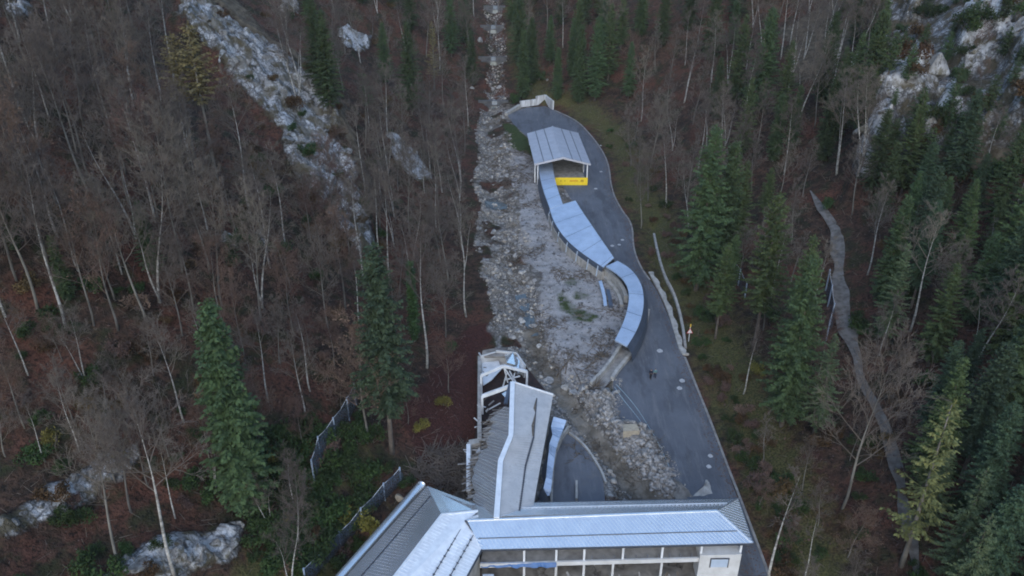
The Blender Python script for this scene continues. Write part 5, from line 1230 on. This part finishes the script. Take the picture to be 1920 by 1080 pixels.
X = GX[i[:, 0], i[:, 1]]+r.uniform(-.3, .3, n_); Y = GY[i[:, 0], i[:, 1]]+r.uniform(-.3, .3, n_); sz = .04+.42*r.random(n_)**5
M['bankstone'] = simple('pinkish pale rubble', (.36, .34, .325), (.13, .12, .112), .95, sc=1.6)
V, T = rocks_at(X, Y, hz(X, Y)+sz*.3, sz, 14); tag(quadmesh('rubble', V, T, M['bankstone']), kind='stuff')
# washed out gravel on the asphalt, leaves along the kerbs
dro = sdist(road_w, GX, GY); sel = np.argwhere((dro > .2) & (sdist(wpoly([(1150,716),(1150,770),(1172,796),(1215,812),(1242,858),(1257,890),(1280,930)]), GX, GY, False) < 1.3) & (fbm(GX/2.5, GY/2.5, 3, 31) > -.15)); n_ = 420; i = sel[r.integers(0, len(sel), n_)]
X = GX[i[:, 0], i[:, 1]]+r.uniform(-.3, .3, n_); Y = GY[i[:, 0], i[:, 1]]+r.uniform(-.3, .3, n_); sz = .025+.09*r.random(n_)**3
V, T = rocks_at(X, Y, F(Y)+.02+sz*.2, sz, 12); tag(quadmesh('gravel', V, T, M['block2']), kind='stuff')
sel = np.argwhere((dro > .05) & (dro < 1.3) & (GX > np.interp(GY, RY, RX)-2.5)); n_ = 2200; i = sel[r.integers(0, len(sel), n_)]
X = GX[i[:, 0], i[:, 1]]+r.uniform(-.3, .3, n_); Y = GY[i[:, 0], i[:, 1]]+r.uniform(-.3, .3, n_)
V, Q = diamonds(np.stack([X, Y, F(Y)+.05], 1), nrm_(r.normal(0, 1, (n_, 3))*[1, 1, .15]), nrm_(r.normal(0, .2, (n_, 3))+[0, 0, 1]), r.uniform(.12, .4, n_), r.uniform(.08, .22, n_)); tag(quadmesh('leaf_litter', V, Q, M['russet']), kind='stuff')
sl_ = mask([(745,895),(800,850),(868,835),(876,920),(868,925),(800,905)], 1, .6); sel = np.argwhere(sl_ > .5); n_ = 900; i = sel[r.integers(0, len(sel), n_)]
X = GX[i[:, 0], i[:, 1]]+r.uniform(-.3, .3, n_); Y = GY[i[:, 0], i[:, 1]]+r.uniform(-.3, .3, n_); d = nrm_(r.normal(0, 1, (n_, 3))*[.7, 1, .25]+[0, 0, .1])
P0 = np.stack([X, Y, hz(X, Y)+r.uniform(0, .4, n_)], 1); V, Q = prisms(P0, P0+d*r.uniform(.6, 2.6, n_)[:, None], r.uniform(.03, .09, n_), r.uniform(.02, .05, n_)); tag(quadmesh('slash', V, Q, M['twig']), kind='stuff')
# sticks strewn over the mud
k = fbm(GX/5, GY/5, 3, 91); sel = np.argwhere((np.maximum(silt, debris*.9) > .4) & (k > .10) & (GY > 60) & (GY < 215)); n_ = 5200; i = sel[r.integers(0, len(sel), n_)]
X = GX[i[:, 0], i[:, 1]]+r.uniform(-.3, .3, n_); Y = GY[i[:, 0], i[:, 1]]+r.uniform(-.3, .3, n_); d = nrm_(r.normal(0, 1, (n_, 3))*[1, 1, .25]+[0, 0, .12])
P0 = np.stack([X, Y, hz(X, Y)+.03], 1); V, Q = prisms(P0, P0+d*r.uniform(.3, 1.9, n_)[:, None], r.uniform(.02, .085, n_), r.uniform(.01, .03, n_)); tag(quadmesh('driftwood', V, Q, M['wood']), kind='stuff')
for x0, y0, x1, y1, r_, lb in [(1042, 706, 1076, 664, .16, 'long dark trunk lying across the mud towards the torn hall'), (1048, 690, 1052, 735, .16, 'dark trunk lying along the stream edge beside the torn hall'), (1095, 735, 1075, 690, .13, 'pale broken trunk on the mud above the rubble'), (1100, 690, 1135, 655, .12, 'branch beside the root plate on the mud flat'), (1060, 700, 1066, 655, .11, 'thin dark branch upright on the mud near the stream')]:
    a, c = at(x0, y0, .3), at(x1, y1, .45); d = c-a; e = empty('fallen_trunk', a, lb, 'fallen trunk'); mb = MB(); mb.tube([a, a+d*.5+Vector((.1, 0, .12)), c], [r_, r_*.8, r_*.35], 7); mb.build('trunk', M['wood'], e)
    mb = MB(); q = a+d*.6; mb.tube([q, q+Vector((d.y, -d.x, 1.5))*.18], [r_*.4, .02], 5); mb.build('branch_stub', M['wood'], e)
for x0, y0, s_, lb in [(1128, 668, 1.2, 'tangled root plate with stones on the mud flat'), (1115, 728, 1.3, 'dark tangle of roots at the end of the bare track channel'), (1143, 622, .6, 'small dark root clump beside the curved cover')]:
    c = at(x0, y0, .1); e = empty('root_plate', c, lb, 'root plate'); rr_ = random.Random(x0); P0 = []; P1 = []
    for i in range(60): 
        d = Vector((rr_.gauss(0, 1), rr_.gauss(0, .7), abs(rr_.gauss(0, .45)))).normalized(); P0.append(tuple(c+d*.1)); P1.append(tuple(c+d*s_*rr_.uniform(.6, 1.5)))
    V, Q = prisms(P0, P1, np.full(60, .10), np.full(60, .03)); quadmesh('roots', V, Q, M['wood'], e)
    V, T = rocks_at(np.array([c.x+rr_.uniform(-1, 1)*s_ for _ in range(12)]), np.array([c.y+rr_.uniform(-.8, .8)*s_ for _ in range(12)]), np.full(12, c.z+.15), np.array([rr_.uniform(.15, .35) for _ in range(12)]), 3); quadmesh('stones', V, T, M['rubdark'], e)
# boulders one can tell apart
bd = [(885, 165, .8, 'white boulder at the left edge of the gorge'), (1027, 150, .6, 'left of two white boulders above the white wall'), (1041, 149, .5, 'right of two white boulders above the white wall'), (1010, 340, .5, None), (950, 330, .9, None), (920, 240, 1.0, None), (905, 255, .9, None), (940, 275, .7, None), (925, 435, 1.0, None), (965, 480, .9, None), (1000, 612, .9, None), (1075, 735, .8, None), (1155, 735, .7, 'pale boulder at the head of the rubble bank'), (1205, 812, .5, None), (1150, 790, .6, None), (1165, 640, .55, 'white stone at the lower end of the curved cover'), (748, 932, .8, 'sandy boulder between the long net and the left wing'), (900, 75, 1.5, 'dark boulder in the upper gorge')]
_r = random.Random(4)
bd_extra = []
_w = np.argwhere((debris > .7) & (GY > 88) & (GY < 240))
for q in _w[np.random.default_rng(8).integers(0, len(_w), 90)]: bd_extra.append((GX[q[0], q[1]], GY[q[0], q[1]], .35+.75*_r.random()**2))
BM = []
for sd_ in range(4):
    rr_ = np.random.default_rng(100+sd_); bm = bmesh.new(); bmesh.ops.create_icosphere(bm, subdivisions=3, radius=1)
    pl = nrm_(rr_.normal(0, 1, (11, 3))); off = rr_.uniform(.42, .82, 11)
    for v in bm.verts:
        c = np.array(v.co[:])
        for p_, o_ in zip(pl, off):
            t_ = c @ p_-o_
            if t_ > 0: c = c-p_*t_
        c = c*(1+.04*vnoise(c[0]*4+sd_, c[1]*4+c[2]*3, 7)); v.co = c*[1, .85, .7]
    me = bpy.data.meshes.new('boulder'); bm.to_mesh(me); bm.free(); me.materials.append(M['rock']); BM.append(me)
for me in BM:
    m2 = me.copy(); m2.materials.clear(); m2.materials.append(M['cliffrock']); m2.name = 'rock_outcrop'; BM2 = globals().setdefault('BM2', []); BM2.append(m2)
rr_ = np.random.default_rng(77)
def blocks(msk, num, s0, s1, label, grp, thr=.6):
    w = np.argwhere((msk > thr) & (np.abs(GX) < .85*GY+20) & (GY > 30) & (GY < 330))
    for q in w[rr_.integers(0, len(w), num)]:
        s_ = rr_.uniform(s0, s1)*(1 if rr_.random() < .75 else 1.5); o = bpy.data.objects.new('rock_outcrop', BM2[int(rr_.integers(0, 4))]); COL.objects.link(o)
        x, y = GX[q[0], q[1]]+rr_.uniform(-.4, .4), GY[q[0], q[1]]+rr_.uniform(-.4, .4)
        o.location = (x, y, float(hz(x, y))-.10*s_); o.scale = (s_*rr_.uniform(.7, 1.4), s_*rr_.uniform(.7, 1.2), s_*rr_.uniform(.8, 1.6)); o.rotation_euler = (rr_.normal(0, .35), rr_.normal(0, .35), rr_.uniform(0, 6.28))
        tag(o, label, 'rock outcrop', grp)
blocks(rib*(1-.8*ribtop), 60, .4, 1.5, 'pale limestone block jutting from the long rock rib on the left', 'limestone blocks of the rock rib')
blocks(crag, 60, .6, 2.0, 'pale limestone block of the cliff at the upper right', 'limestone blocks of the cliff')
blocks(rockm*(GY < 110), 42, .3, .9, 'pale limestone block of the rock bands at the lower left', 'limestone blocks of the lower bands', .55)
blocks(rockm*(GY > 110), 24, .6, 1.6, 'pale limestone block in the small crags behind the rock rib', 'limestone blocks of the small crags', .5)
for i, (x, y, s_, lb) in enumerate(bd):
    o = bpy.data.objects.new('boulder', BM[i % 4]); COL.objects.link(o); o.location = at(x, y, s_*.2); o.scale = (s_,)*3; o.rotation_euler = (0, 0, i*1.3)
    if lb and 'sandy' in lb: o.material_slots[0].link = 'OBJECT'; o.material_slots[0].material = M['block']
    tag(o, lb or 'grey limestone boulder in the rubble of the stream bed', 'boulder', None if lb else 'boulders of the stream bed')
for i, (x, y, s_) in enumerate(bd_extra):
    o = bpy.data.objects.new('boulder', BM[i % 4]); COL.objects.link(o); o.location = (x, y, float(hz(x, y))+s_*.15); o.scale = (s_, s_*_r.uniform(.7, 1.1), s_); o.rotation_euler = (_r.gauss(0, .3), _r.gauss(0, .3), i*1.3)
    tag(o, 'grey limestone boulder in the rubble of the stream bed', 'boulder', 'boulders of the stream bed')
# ------------------------------------------------------------------ thin dusk air
zl, zh = float(H.min())-1, float(max(H.max(), CAMZ))+40
x0, x1, y0, y1 = XS[0]-2, XS[-1]+2, YS[0]-2, YS[-1]+2
hz_ = MB().prism([(x0, y0, zh), (x1, y0, zh), (x1, y1, zh), (x0, y1, zh)], zh-zl).build('haze', None); tag(hz_, kind='stuff')
m = bpy.data.materials.new('haze'); m.use_nodes = True; t = m.node_tree; t.nodes.remove(t.nodes['Principled BSDF'])
pv = t.nodes.new('ShaderNodeVolumePrincipled'); pv.inputs['Color'].default_value = (.86, .92, 1, 1); pv.inputs['Density'].default_value = .00010; pv.inputs['Anisotropy'].default_value = 0
t.links.new(pv.outputs[0], t.nodes['Material Output'].inputs['Volume']); hz_.data.materials.append(m)
